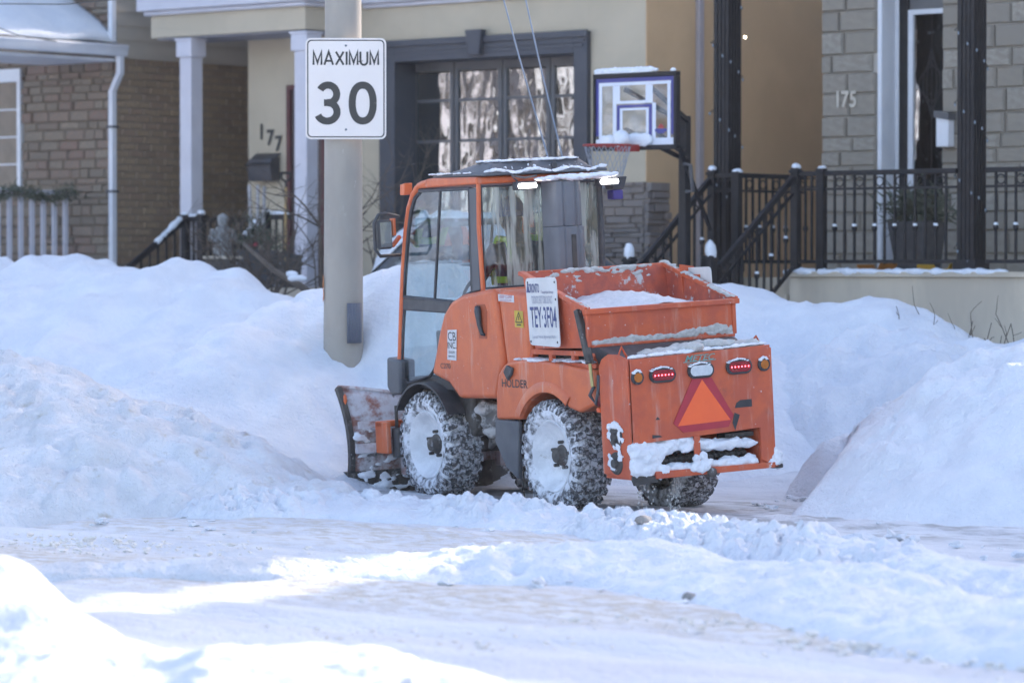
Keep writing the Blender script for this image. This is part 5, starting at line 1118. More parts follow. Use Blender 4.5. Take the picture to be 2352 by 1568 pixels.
cp_.hexa([(-.44, 1.55, 2.40), (.44, 1.55, 2.40), (.47, 1.30, 2.40), (.47, .93, 2.40), (-.45, .93, 2.40), (-.45, 1.30, 2.40)], [(-.32, 1.22, 2.475), (.34, 1.22, 2.475), (.38, 1.1, 2.495), (.38, 1.0, 2.48), (-.36, 1.0, 2.468), (-.36, 1.1, 2.47)])
part(cp_, 'roof_cap', GREYP, bevel=.014, seg=3)
part(MB().lathe([(0, 0), (.024, 0), (.026, .012)], (.13, .925, 2.435), 'y', 14), 'roof_plug', BLACKP)
# door: frame, two upper panes and the lower pane, left; mirrored right
up1 = [(1.80, 2.275), (1.88, 2.235), (1.945, 2.14), (2.0, 1.99), (2.075, 1.70), (2.115, 1.49), (1.66, 1.475), (1.50, 2.275)]
up2 = [(1.485, 2.275), (1.645, 1.475), (1.40, 1.475), (1.13, 1.535), (1.10, 2.275)]
lo1 = [(2.125, 1.40), (2.235, .90), (2.12, .835), (1.78, .90), (1.70, .96), (1.55, 1.26), (1.47, 1.385)]
for s in (-1, 1):
    x = s * .525
    d = MB(); d.tube([(x, y, z) for y, z in up1[:6] + [(1.30, 1.455)]] , .016, 6); d.tube([(x, 1.49, 2.28), (x, 1.655, 1.47)], .012, 6); d.tube([(x, 1.80, 2.29), (x, 1.06, 2.29), (x, 1.085, 1.535)], .018, 6)
    d.tube([(x, y, z) for y, z in lo1 + lo1[:1]], .013, 6); d.prism([(2.13, 1.405), (2.12, 1.475), (1.40, 1.46), (1.46, 1.385)], 'x', x - .012, x + .012)
    dr = part(d, 'door', BLACKP, smooth=60)
    for q in (up1, up2, lo1): part(MB().poly([(x, y, z) for y, z in q]), 'pane', CABG, parent=dr)
    part(MB().prism([(1.065, 2.29), (1.10, 1.53), (.965, 1.55), (.955, 2.29)], 'x', x - .012, x + .012), 'corner_pillar', GREYP, bevel=.006)
ws = MB()
for i in range(len(ap) - 2): (y0, z0), (y1, z1) = ap[i], ap[i + 1]; ws.quad((-.50, y0, z0), (.50, y0, z0), (.50, y1, z1), (-.50, y1, z1))
part(ws, 'windshield', CABG, smooth=180)
part(MB().quad((-.495, .958, 1.56), (.505, .958, 1.56), (.505, .95, 2.30), (-.495, .95, 2.30)), 'rear_window', CABGR)
rw = MB(); rw.tube([(-.495, .956, 1.56), (.505, .956, 1.56), (.505, .948, 2.30), (-.495, .948, 2.30)], .010, 6, True); part(rw, 'window_seal', BLACKP)
# air duct up the back of the cab, fluted
dc = MB(); prof = [(.0, .93), (.0, .80), (.03, .755), (.07, .74), (.09, .755), (.11, .74), (.18, .735), (.20, .755), (.22, .74), (.255, .76), (.28, .80), (.28, .93)]
dc.prism(prof, 'z', 1.2, 1.98); dc.prism([(a * .94 + .008, b_ + .012) for a, b_ in prof], 'z', 1.98, 2.315); part(dc, 'air_duct', mat('duct_grey', (.125, .135, .155), (.15, .16, .18), scale=4, rough=.5, bump=.0006, splat=((.08, .085, .10), 9, .60, .1, (1, 1, .12))), bevel=.008)
part(MB().box(.13, .165, .728, .74, 1.25, 1.92), 'duct_rib', DARKM)
# seat, steering column, dashboard
st = MB(); st.box(-.2, .24, 1.20, 1.62, 1.30, 1.42); st.hexa([(-.2, 1.05, 1.38), (.24, 1.05, 1.38), (.24, 1.17, 1.38), (-.2, 1.17, 1.38)], [(-.17, 1.0, 1.88), (.21, 1.0, 1.88), (.21, 1.09, 1.88), (-.17, 1.09, 1.88)]); part(st, 'seat', BLACKP, bevel=.03)
sc = MB(); sc.tube([(0, 2.0, 1.0), (0, 1.86, 1.45)], .035, 8); sc.box(-.28, .28, 1.98, 2.1, .9, 1.22); part(sc, 'steering_column', BLACKP, bevel=.015)
part(MB().tube([(.17 * math.cos(t), 1.84 - .06 * math.sin(t), 1.47 + .16 * math.sin(t)) for t in [2 * math.pi * i / 24 for i in range(24)]], .014, 6, True), 'steering_wheel', BLACKP, smooth=180)
# work lights, glowing
LED = mat('white_led', (1, 1, 1), None, emit=((1, .98, .92), 14.0))
for xc in (-.19, .52):
    h = part(MB().box(xc - .09, xc + .09, .80, .87, 2.262, 2.325), 'work_light', BLACKP, bevel=.01); part(MB().prism([(xc - .07, 2.275), (xc + .07, 2.275), (xc + .078, 2.291), (xc + .07, 2.307), (xc - .07, 2.307), (xc - .078, 2.291)], 'y', .793, .80), 'lens', LED, parent=h)
    part(MB().tube([(xc - .06, .84, 2.33), (xc - .12, .82, 2.37), (xc - .02, .80, 2.35), (xc + .1, .83, 2.36)], .008, 5), 'cable', BLACKP, parent=h)
bp_ = MB(); bp_.hexa([(.60, .88, 2.23), (.70, .88, 2.23), (.70, .98, 2.23), (.60, .98, 2.23)], [(.58, .86, 2.325), (.72, .86, 2.325), (.72, 1.0, 2.325), (.58, 1.0, 2.325)]); b_ = part(bp_, 'side_beacon', BLACKP, bevel=.008); part(MB().box(.605, .695, .885, .975, 2.155, 2.228), 'lens', mat('violet_plastic', (.06, .04, .24), (.05, .035, .2), scale=3, rough=.4), parent=b_, bevel=.01)
part(MB().prism([(1.98, 2.26), (2.05, 2.26), (2.04, 2.34), (1.97, 2.35)], 'x', -.56, -.49), 'front_marker', ORANGE, bevel=.006)
# mirrors on hoop arms
for s in (-1, 1):
    y = 2.10; x0, x1 = s * .55, s * .765
    hp_ = MB().tube([(x0, y, 2.10), (s * .66, y, 2.13), (x1 - s * .04, y, 2.12), (x1, y, 2.06), (x1, y, 1.86), (x1 - s * .04, y, 1.81), (x0, y, 1.81)], .014, 7); m_ = part(hp_, 'mirror_bracket', BLACKP, smooth=180)
    hd = MB().box(min(s * .625, s * .742), max(s * .625, s * .742), y - .03, y + .03, 1.86, 2.08); part(hd, 'mirror_head', BLACKP, bevel=.02, seg=3, parent=m_); part(MB().quad((s * .635, y - .033, 1.875), (s * .732, y - .033, 1.875), (s * .732, y - .033, 2.065), (s * .635, y - .033, 2.065)), 'mirror_glass', mat('mirror', (.5, .52, .54), None, rough=.05, metal=1.0), parent=m_)
    part(MB().box(min(s * .60, s * .62), max(s * .60, s * .62), y - .04, y + .02, 1.96, 2.09), 'reflector', ORANGE, parent=m_, bevel=.004); part(MB().bar((s * .55, y, 1.95), (s * .63, y - .02, 1.88), .025, .025), 'stay', ORANGE, parent=m_)
    part(MB().prism([(2.16, 1.01), (2.37, 1.03), (2.39, .80), (2.33, .74), (2.18, .75)], 'x', s * .50 - .07, s * .50 + .07), 'front_lamp_housing', GREYP, bevel=.02)
    part(MB().lathe([(.440, -.14), (.452, -.14), (.458, -.0), (.442, .0)], (.615, 1.787, .36), 'x', 30, R(30), R(150)) if s > 0 else MB().lathe([(.440, .16), (.452, .16), (.458, .0), (.442, .0)], (-.615, 1.787, .40), 'x', 30, R(30), R(150)), 'front_fender', BLACKP, smooth=60)
    # rear fender with arch
    P0 = [(.715, .62), (.70, .80), (.655, .95), (.58, 1.015), (.50, 1.045), (.19, 1.07), (-.64, 1.01), (-.66, .78), (-.42, .71)]
    P0 += [(.45 * math.cos(R(t)), .385 + .45 * math.sin(R(t))) for t in (128, 115, 102, 90, 78, 66, 54, 42, 33)]
    xa, xb = sorted((s * .60, s * .27)); part(MB().prism(P0, 'x', xa, xb), 'rear_fender', ORANGE, bevel=.022, seg=3)
    part(MB().lathe([(.452, 0), (.455, .012), (.52, .010), (.53, 0)] if s > 0 else [(.452, 0), (.455, -.012), (.52, -.010), (.53, 0)], (s * .60, 0, .385), 'x', 26, R(36), R(126)), 'arch_lip', ORANGE, smooth=60)
    part(MB().prism([(.72, .618), (.40, .618), (.41, .45), (.44, .20), (.60, .28), (.74, .46)], 'x', s * .585 - .02, s * .585 + .02), 'mud_guard', GREYP, bevel=.01)
    part(MB().prism([(.42, 1.0), (.50, 1.02), (.55, .97), (.50, .91), (.44, .95)], 'x', *sorted((s * .60, s * .625))), 'filler_cap', BLACKP, bevel=.01)
    part(MB().prism([(-.66, .87), (-.685, .88), (-.695, .80), (-.685, .76), (-.66, .76)], 'x', *sorted((s * .50, s * .605))), 'rear_lamp', mat('dark_red_lens', (.16, .012, .015), (.12, .01, .012), scale=8, rough=.25), bevel=.015)
    part(MB().prism([(-.66, .755), (-.69, .755), (-.70, .72), (-.66, .72)], 'x', *sorted((s * .54, s * .612))), 'indicator', mat('bright_orange_lens', (.75, .12, .03), (.65, .1, .03), scale=8, rough=.3), bevel=.01)
# snow lying on the rear fender
mb = MB()
for k in range(50): mb.blob((-.57 + .22 * rng.rand(), .45 - 1.0 * rng.rand(), 1.062 - .0 * k), .03 + .03 * rng.rand(), (1.2, 1.6, .28), 1, .3, k)
snow_mass(mb, 'fender_snow', SNOWF, T, .010)
# handle, stickers, lettering on the covers
XS = -.5835
part(MB().prism([(.955, 1.45), (.83, 1.45), (.80, 1.40), (.82, 1.20), (.93, 1.20), (.965, 1.40)], 'x', -.5832, -.575), 'painted_handle_recess', mat('orange_recess_shade', (.40, .08, .028), (.36, .075, .028), scale=5, rough=.5), bevel=.003)  # flat plate; a recess's shade is put into its darker orange
part(MB().tube([(-.59, .915, 1.425), (-.605, .895, 1.40), (-.603, .885, 1.30), (-.595, .865, 1.235), (-.588, .84, 1.23)], [.026, .026, .017, .015, .012], 8), 'door_handle', BLACKP, smooth=180)
STW = mat('sticker_white', (.66, .66, .68), (.60, .60, .62), scale=20, rough=.5); STY = mat('sticker_yellow', (.58, .40, .04), (.52, .36, .05), scale=20, rough=.5); TXB = mat('ink_blue', (.05, .075, .20), (.07, .09, .22), scale=30, rough=.5); TXK = mat('ink_black', (.03, .03, .033), (.05, .05, .05), scale=30, rough=.5); TXR = mat('ink_red', (.45, .07, .1), (.4, .07, .1), scale=30, rough=.5)
def sticker(name, m, pts, x): return part(MB().poly([(x, y, z) for y, z in pts]), name, m)
fwd = (0, -1, 0)
s1 = sticker('sticker', STW, [(1.385, 1.255), (1.25, 1.26), (1.275, 1.03), (1.41, 1.035)], XS)
for tx_, sz, zz in (('CB', .095, 1.205), ('INC.', .07, 1.14), ('SNOW', .028, 1.09), ('REMOVAL', .022, 1.06)): lettering(tx_, sz, TXK, s1, (XS - .002, 1.33 + (1.14 - zz) * .1, zz), fwd, (0, .06, 1))
lettering('C270', .055, TXK, T, (XS - .0015, 1.44, .985), fwd, (0, 0, 1), sx=1.25)
XR = -.5655; s2 = sticker('sticker', STW, [(.66, 1.525), (.44, 1.515), (.44, 1.465), (.66, 1.475)], XR); lettering('KEEP CLEAR', .032, TXR, s2, (XR - .002, .55, 1.505), fwd, (0, 0, 1)); lettering('ARTICULATION AREA', .016, TXR, s2, (XR - .002, .55, 1.48), fwd, (0, 0, 1))
s3 = sticker('warning_sticker', STY, [(.445, 1.41), (.325, 1.405), (.325, 1.285), (.445, 1.29)], XR); tr3 = MB(); stroke(tr3, [(-.045, 0), (.0, .07), (.045, 0), (-.045, 0)], .007, (XR - .002, .385, 1.325), fwd, (0, 0, 1)); stroke(tr3, [(0, .015), (.0, .045)], .009, (XR - .002, .385, 1.325), fwd, (0, 0, 1)); stroke(tr3, [(-.03, -.018), (.03, -.018)], .008, (XR - .002, .385, 1.325), fwd, (0, 0, 1)); part(tr3, 'warning_symbol', TXK, parent=s3)
lettering('HOLDER', .082, TXK, T, (-.6025, .43, .885), fwd, (0, 0, 1), sx=1.12, thick=.01)
# plow blade in front: two curved wings meeting at the middle
for s in (-1, 1):
    bl = MB(); nx, nz = 10, 12; vs = []; fs = []
    for i in range(nx + 1):
        f = i / nx
        for k in range(nz + 1):
            q = k / nz; ht = .80 - .14 * (1 - f) ** 1.2; z = -.06 + (ht + .06) * q - (.03 * f if s > 0 else 0); cur = .14 * (2 * q - 1) ** 2 + .06 * q
            vs.append((s * (.04 + .76 * f), 2.43 + .20 * f + cur - .08, z))
    for i in range(nx):
        for k in range(nz): a = i * (nz + 1) + k; fs.append((a, a + 1, a + nz + 2, a + nz + 1))
    bl.add(vs, fs); o = part(bl, 'plow_wing', mat('plow_paint', (.30, .10, .065), (.20, .11, .09), scale=7, rough=.6, bump=.004, splat=((.54, .53, .56), 6, .38, .2), splat2=((.12, .11, .11), 7, .58, .10)), smooth=60); md = o.modifiers.new('s', 'SOLIDIFY'); md.thickness = .012
    rim = MB(); rim.tube([(s * (.04 + .76 * i / 6), 2.43 + .20 * i / 6 + .12, .66 + .14 * (1 - (1 - i / 6) ** 1.2) - (.03 * i / 6 if s > 0 else 0)) for i in range(7)], .022, 6); part(rim, 'top_edge', MATS['plow_paint'], parent=o)
    ed = MB(); ed.tube([(s * .805, vs[nx * (nz + 1) + k][1] - .012, vs[nx * (nz + 1) + k][2]) for k in range(nz + 1)], .03, 4); part(ed, 'end_plate', DARKM, parent=o)
    rb_ = MB(); rb_.bar((s * .1, 2.36, .34), (s * .80, 2.50, .34), .06, .07); rb_.bar((s * .1, 2.34, .52), (s * .78, 2.48, .52), .04, .05); rb_.box(*sorted((s * .38, s * .46)), 2.34, 2.42, .12, .56); part(rb_, 'rib', MATS['plow_paint'], parent=o)
    part(MB().blob((s * .82, 2.60, .72), .035, (.4, .6, 1.3), 1, .05, 3), 'edge_marker', mat('bright_marker', (.75, .14, .03), (.6, .12, .03), scale=8, rough=.5), parent=o)
    rbk = MB()
    for k in range(10): f = k / 10; rbk.box(*sorted((s * (.05 + .8 * f), s * (.05 + .8 * f + .078))), 2.385 + .20 * f, 2.46 + .20 * f, -.09, .16)
    part(rbk, 'cutting_edge', GRIME, parent=o)
lk = MB(); lk.box(-.3, .3, 2.14, 2.30, .28, .62); lk.bar((-.2, 2.1, .4), (-.24, 2.42, .4), .07, .10); lk.bar((.2, 2.1, .4), (.24, 2.42, .4), .07, .10); part(lk, 'plow_mount', ORANGER, bevel=.01); bk_ = MB(); bk_.box(-.66, -.62, 2.26, 2.44, .30, .54); bk_.box(-.47, -.43, 2.24, 2.42, .30, .54); bk_.box(-.66, -.43, 2.34, 2.42, .50, .545); part(bk_, 'wing_bracket', ORANGE, bevel=.006); part(MB().cyl((-.545, 2.28, .27), (-.545, 2.28, .49), .05, n=14), 'wing_cylinder', BLACKP, smooth=40); part(MB().cyl((-.545, 2.30, .49), (-.545, 2.30, .66), .014, n=8), 'wing_pin', DARKM); part(MB().cyl((-.34, 2.25, .38), (-.34, 2.25, .60), .045, n=12), 'lift_cylinder', DARKM, smooth=40)
mb = MB()
for k in range(90): f = rng.rand(); mb.blob((-.06 - .72 * f, 2.37 + .18 * f - .03 * rng.rand(), .02 + .5 * rng.rand() ** 1.6), .016 + .03 * rng.rand() ** 2, (1.5, .6, .8), 1, .3, k)
snow_mass(mb, 'plow_snow', SNOWF, T, .010)
# hopper body
Y0, Y1 = -.60, .25
rimF, rimR = 1.675, 1.425
hop = MB(); th = .018
def wall(a, b_, c, d): 
    n_ = (Vector(b_) - Vector(a)).cross(Vector(d) - Vector(a)).normalized() * th; P_ = [Vector(q) for q in (a, b_, c, d)]
    return MB().hexa(P_, [q + n_ for q in P_])
part(wall((-.60, Y0, 1.165), (.60, Y0, 1.165), (.62, Y0, rimR), (-.62, Y0, rimR)), 'hopper_rear_wall', ORANGER)
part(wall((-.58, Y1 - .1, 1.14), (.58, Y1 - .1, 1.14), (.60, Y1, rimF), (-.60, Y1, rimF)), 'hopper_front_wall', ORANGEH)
for s in (-1, 1):
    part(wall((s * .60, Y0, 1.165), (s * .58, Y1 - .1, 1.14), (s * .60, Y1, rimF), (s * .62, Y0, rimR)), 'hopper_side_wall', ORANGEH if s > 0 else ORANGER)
    rr = MB(); rr.bar((s * .62, Y0 - .02, rimR + .005), (s * .605, Y1 + .01, rimF + .005), .05, .03); part(rr, 'hopper_side_rim', ORANGER, bevel=.005)
rr = MB(); rr.box(-.64, .64, Y0 - .045, Y0 + .012, rimR - .028, rimR + .008); rr.box(-.60, .60, Y0 - .03, Y0 - .001, 1.165, 1.185); rr.box(.585, .615, Y0 - .03, Y0 - .001, 1.185, rimR - .028); rr.box(-.63, -.60, Y0 - .03, Y0 - .001, 1.17, rimR - .028); part(rr, 'hopper_rear_rim', ORANGER, bevel=.004)
part(MB().box(-.62, .62, Y1 - .015, Y1 + .03, rimF - .015, rimF + .012), 'hopper_front_rim', ORANGER, bevel=.004)
part(MB().prism([(.60, rimR + .02), (.72, rimF - .10), (.70, rimF - .02), (.58, rimF + .0)], 'y', Y1 - .25, Y1 - .235), 'hopper_gusset', ORANGER)
# salt load
vs = []; fs = []; n = 26
for i in range(n + 1):
    for j in range(n + 1):
        a, c = i / n * 2 - 1, j / n; y = Y0 + .03 + (Y1 - Y0 - .06) * c; x = a * .595
        vs.append((x, y, 1.415 + .075 * (1 - a * a) * math.sin(min(1, c * 1.6) * math.pi * .5) + .02 * math.sin(a * 5 + 1) + .012 * rng.randn() * .5))
for i in range(n):
    for j in range(n): k = i * (n + 1) + j; fs.append((k, k + 1, k + n + 2, k + n + 1))
part(MB().add(vs, fs), 'salt_load', mat('salt_load', (.66, .68, .72), (.58, .60, .63), scale=24, rough=.8, bump=.006, bscale=110, splat=((.42, .41, .40), 70, .64, .08)), smooth=180)
mb = MB()                                              # crusts of salt on the rims and front wall
for k in range(110):
    a = rng.rand() ** .8; mb.blob((-.5 + 1.0 * a, Y1 - .012 - .012 * rng.rand(), rimF + .006 - .10 * rng.rand() ** 3), .010 + .016 * rng.rand() ** 2, (1.9, .7, .7), 1, .4, k)
for k in range(40):
    a = rng.rand(); mb.blob((.61, Y0 + (Y1 - Y0) * a, rimR + (rimF - rimR) * a + .018), .018 + .014 * rng.rand(), (1.0, 1.8, .45), 1, .3, 100 + k)
    if k % 2: mb.blob((-.61, Y0 + .45 * a, rimR + (rimF - rimR) * a * .5 + .015), .022 + .012 * rng.rand(), (.8, 1.5, .5), 1, .3, 200 + k)
for k in range(260):
    a = rng.rand(); mb.blob((-.58 + 1.16 * a, Y0 - .016, 1.188 + (.015 + .06 * a * (.7 + .3 * math.sin(a * 9))) * rng.rand()), .009 + .012 * rng.rand(), (1.8, .7, .9), 1, .35, 300 + k)
snow_mass(mb, 'salt_crust', SALT, T, .006, rough=.003)
fm = MB(); fm.box(-.55, .55, Y0 + .02, .30, 1.10, 1.135); fm.box(-.555, -.53, Y0, .28, 1.02, 1.05); 
for y in (-.55, -.3, .0, .26): fm.box(-.554, -.52, y - .02, y + .02, 1.05, 1.10); fm.box(.52, .554, y - .02, y + .02, 1.02, 1.10)
fm.box(-.56, .56, Y0 + .05, .28, .95, 1.02); part(fm, 'hopper_frame', ORANGER); part(MB().box(-.5, .5, Y0 + .06, .25, 1.021, 1.099), 'painted_gap_shade', INTER)  # solid near-black block stands for the shade in the frame gaps
ch = MB(); ch.hexa([(-.52, -.95, 1.06), (.52, -.95, 1.06), (.52, -.45, 1.06), (-.52, -.45, 1.06)], [(-.57, -.66, 1.165), (.57, -.66, 1.165), (.57, -.45, 1.165), (-.57, -.45, 1.165)]); part(ch, 'chute', BLACKP)
part(MB().bar((-.635, -.52, 1.43), (-.63, -.64, 1.06), .05, .045), 'hydraulic_cylinder', DARKM, bevel=.008); part(MB().cyl((-.63, -.64, 1.06), (-.63, -.66, .90), .012, n=8), 'cylinder_rod', mat('brassy_rod', (.45, .40, .18), (.4, .35, .16), scale=9, rough=.4, metal=.5))
part(MB().tube([(-.62, -.66, .90), (-.63, -.62, .84), (-.61, -.66, .78), (-.60, -.69, .88), (-.6, -.7, .98)], .014, 6), 'hose', BLACKP, smooth=180)
# number plates on both sides
PLT = mat('plate_white', (.66, .66, .65), (.60, .60, .59), scale=6, rough=.5, splat=((.48, .42, .33), 7, .66, .12))
for s in (-1, 1):
    x = s * .655; C2 = [(.125, 1.645), (-.285, 1.655), (-.305, 1.165), (.10, 1.175)]
    pts = []; 
    for i in range(4):
        p0, p, p1 = Vector(C2[i - 1]), Vector(C2[i]), Vector(C2[(i + 1) % 4]); a, b_ = (p0 - p).normalized() * .03, (p1 - p).normalized() * .03
        pts += [p + a, p + a * .3 + b_ * .3, p + b_]
    pl = part(MB().prism([tuple(q) for q in pts], 'x', *sorted((x, x - s * .006))), 'number_plate', PLT)
    for y, z in ((.095, 1.615), (-.265, 1.62), (-.27, 1.20), (.085, 1.20), (-.27, 1.50)): part(MB().lathe([(0, s * .004), (.008, s * .002), (.009, 0)], (x, y, z), 'x', 8), 'rivet', DARKM, parent=pl)
    part(MB().box(*sorted((s * .61, s * .65)), -.15, -.05, 1.2, 1.6), 'plate_bracket', ORANGER)
    if s < 0:
        xx = x - .002; upv = (0, .045, 1); rg = (0, -1, .01)
        lettering('TEY\u00b73F04', .205, TXB, pl, (xx, -.10, 1.365), rg, upv, sx=.435, thick=.012); lettering('TORONTO', .088, TXB, pl, (xx, .02, 1.572), rg, upv, sx=.36, thick=.02); lettering('Transportation Services', .033, TXB, pl, (xx, -.165, 1.55), rg, upv, sx=.52)
        lettering('TORONTO, EAST YORK DISTRICT', .078, mat('ink_faded', (.28, .30, .40), (.34, .36, .44), scale=30, rough=.5), pl, (xx, -.09, 1.492), rg, upv, sx=.235); lettering('Licensed Vehicle Agreement Work', .036, MATS['ink_faded'], pl, (xx, -.095, 1.235), rg, upv, sx=.60)
        em = MB(); em.poly([(xx, .112, 1.545), (xx, .100, 1.60), (xx, .092, 1.60), (xx, .095, 1.545)]); em.poly([(xx, .088, 1.545), (xx, .085, 1.585), (xx, .078, 1.59), (xx, .074, 1.545)]); part(em, 'emblem', TXB, parent=pl)
# spreader box at the rear
YB = -1.06
sdp = [(-.70, 1.04), (-.74, 1.09), (-.82, 1.125), (-.94, 1.125), (YB, 1.095), (YB, .27), (-.70, .30)]
for s in (-1, 1): part(MB().prism(sdp, 'x', *sorted((s * .60, s * .582))), 'box_side', ORANGER, bevel=.005)
part(MB().prism([(-.58, .515), (.47, .548), (.47, .325), (.52, .30), (.58, .30), (.58, 1.118), (-.58, 1.092)], 'y', YB - .012, YB), 'box_rear_panel', ORANGER, bevel=.004)
tp = MB(); tp.box(-.58, .58, YB + .002, -.72, 1.06, 1.085); tp.box(-.58, .58, YB + .22, YB + .235, .30, 1.06); part(tp, 'box_top', ORANGER)
part(MB().box(-.575, .575, YB + .005, -.70, .27, .295), 'box_floor', ORANGER); part(MB().prism([(-.42, .268), (.60, .262), (.60, .300), (-.42, .318)], 'y', YB - .03, YB - .0), 'bottom_bar', ORANGER, bevel=.004)
part(MB().box(.468, .585, YB + .001, YB + .2, .30, .55), 'recess_cheek', ORANGER)
part(MB().box(-.095, -.045, YB - .026, YB - .012, .285, .535), 'centre_strut', ORANGER, bevel=.004)
for z, y, xa, xb in ((.375, -.97, -.50, .40), (.435, -.955, -.44, .46)):
    ag = MB(); ag.cyl((xa, y, z), (xb, y, z), .022, n=12); L2 = xb - xa; ag.tube([(xa + L2 * i / 220, y + .03 * math.cos(i * .55), z + .03 * math.sin(i * .55)) for i in range(221)], .007, 4); part(ag, 'auger', DARKM, smooth=60)
part(MB().box(.22, .46, -1.0, -.90, .49, .52), 'guide_bar', DARKM)
mb = MB()                                              # snow packed in the recess and caught on edges
for k in range(260):
    a = rng.rand(); x = -.56 + 1.0 * a; top = .50 - .02 * a if x < -.1 else .47 - .05 * a
    hi = top if rng.rand() < .6 else .33; mb.blob((x, YB - .0 + .05 * rng.rand(), (.31 + .03 * rng.rand()) if hi < .4 else (.44 + (hi - .40) * rng.rand())), .02 + .022 * rng.rand(), (1.7, .8, .8), 1, .3, k)
for k in range(60): mb.blob((-.575 + .22 * rng.rand() ** 1.6, YB - .012 + .03 * rng.rand(), .29 + .22 * rng.rand()), .028 + .02 * rng.rand(), (1.2, .7, 1), 1, .3, 500 + k)
for k in range(24): mb.blob((.05 + .05 * rng.randn() - .1, YB - .03, .30 + .1 * rng.rand() ** 2), .02 + .014 * rng.rand(), (1, .8, 1.1), 1, .3, 600 + k)
for k in range(14): mb.blob((.60 + .03 * rng.randn(), YB - .02 + .05 * rng.rand(), .31 + .03 * rng.randn()), .03, (1, 1, 1), 1, .3, 700 + k)
for k in range(70): a = rng.rand(); mb.blob((-.56 + 1.12 * a, YB + .012 + .02 * rng.rand(), 1.104 + .026 * a), .016 + .012 * rng.rand(), (1.8, 1.2, .6), 1, .3, 800 + k)
snow_mass(mb, 'box_snow', SNOWF, T, .0075)
mb = MB()
for k in range(60): a = rng.rand(); mb.blob((-.30 + .85 * a, YB + .05 + .18 * rng.rand(), 1.10 + .05 * math.sin(a * math.pi) * rng.rand() + .02 * a), .04 + .025 * rng.rand(), (1.5, 1.2, .6), 1, .25, 900 + k)
snow_mass(mb, 'spilled_salt', SALT, T, .010)
# bearing flanges on the left side, snow crusted
for y, z in ((-.885, .56), (-.875, .38)):
    fl = part(MB().lathe([(0, -.03), (.03, -.03), (.035, -.012), (.075, -.01), (.08, 0)], (-.60, y, z), 'x', 18), 'bearing_flange', DARKM, smooth=40); mb = MB()
    for k in range(16): t = rng.rand() * 6.28; rr_ = .045 + .05 * rng.rand(); mb.blob((-.606, y + rr_ * math.cos(t), z + .03 + rr_ * math.sin(t) * 1.1), .012 + .026 * rng.rand(), (.35, 1, 1), 1, .4, k)
    snow_mass(mb, 'flange_snow', SNOWF, fl, .007)
for xx in (-.56, .56):
    part(MB().tube([(xx - .04 if xx < 0 else xx - .09, YB + .12, 1.09), (xx, YB + .12, 1.175), (xx + .05, YB + .12, 1.085)], .009, 6), 'lifting_eye', mat('bright_orange', (.62, .10, .03), (.5, .09, .03), scale=9, rough=.5))
part(MB().prism([(-.60, .30), (-.60, .275), (-.585, .235), (-.40, .245), (-.42, .29)], 'y', YB - .016, YB + .01), 'corner_skid', DARKM); part(MB().box(.56, .64, YB - .03, YB + .08, .255, .285), 'corner_skid', DARKM, bevel=.008)
part(MB().cyl((.03, YB - .05, .275), (.03, YB + .02, .275), .035, n=14), 'tow_pin', GRIME, smooth=40)
# lamps
def capsule(cx_, cz_, hw, hh, n=8): return [(cx_ + (hw - hh) + hh * math.cos(R(a)), cz_ + hh * math.sin(R(a))) for a in np.linspace(-90, 90, n + 1)] + [(cx_ - (hw - hh) + hh * math.cos(R(a)), cz_ + hh * math.sin(R(a))) for a in np.linspace(90, 270, n + 1)]
RUBR = mat('lamp_gasket', (.03, .03, .034), (.045, .045, .05), scale=20, rough=.6); REDL = mat('red_lens', (.30, .012, .02), (.24, .01, .018), scale=20, rough=.2); AMB = mat('amber_lens', (.50, .15, .015), (.42, .12, .012), scale=20, rough=.25)
LEDR = mat('red_led', (1, .1, .1), None, emit=((1, .06, .08), 5.0)); WHL = mat('clear_lens', (.62, .66, .68), (.54, .58, .6), scale=30, rough=.3, bump=.002)
yl = YB - .013
def lamp(cx_, cz_, hw, hh, lens, leds):
    o = part(MB().prism(capsule(cx_, cz_, hw, hh), 'y', yl - .02, yl), 'tail_light' if leds else ('marker_light' if hw < .06 else 'reverse_light'), RUBR, bevel=.005)
    part(MB().prism(capsule(cx_, cz_, hw - .016, hh - .016), 'y', yl - .026, yl - .0205), 'lens', lens, parent=o, bevel=.004)
    for k in range(leds): part(MB().lathe([(0, -.003), (.0055, 0)], (cx_ - .07 + .028 * k, yl - .0265, cz_), 'y', 8), 'led', LEDR, parent=o)
    mb = MB()
    for k in range(9): mb.blob((cx_ + (hw - .02) * (k / 4.5 - 1), yl - .012, cz_ + hh * (1 - .35 * abs(k / 4.5 - 1) ** 2)), .013, (1.6, .9, .7), 1, .3, k)
    part(mb, 'lamp_snow', SNOWF, smooth=180, parent=o)['kind'] = 'stuff'
lamp(-.535, .968, .048, .0479, AMB, 0); lamp(.515, .985, .048, .0479, AMB, 0); lamp(-.33, .972, .108, .052, REDL, 6); lamp(.305, .984, .108, .052, REDL, 6); lamp(-.015, .980, .108, .052, WHL, 0)
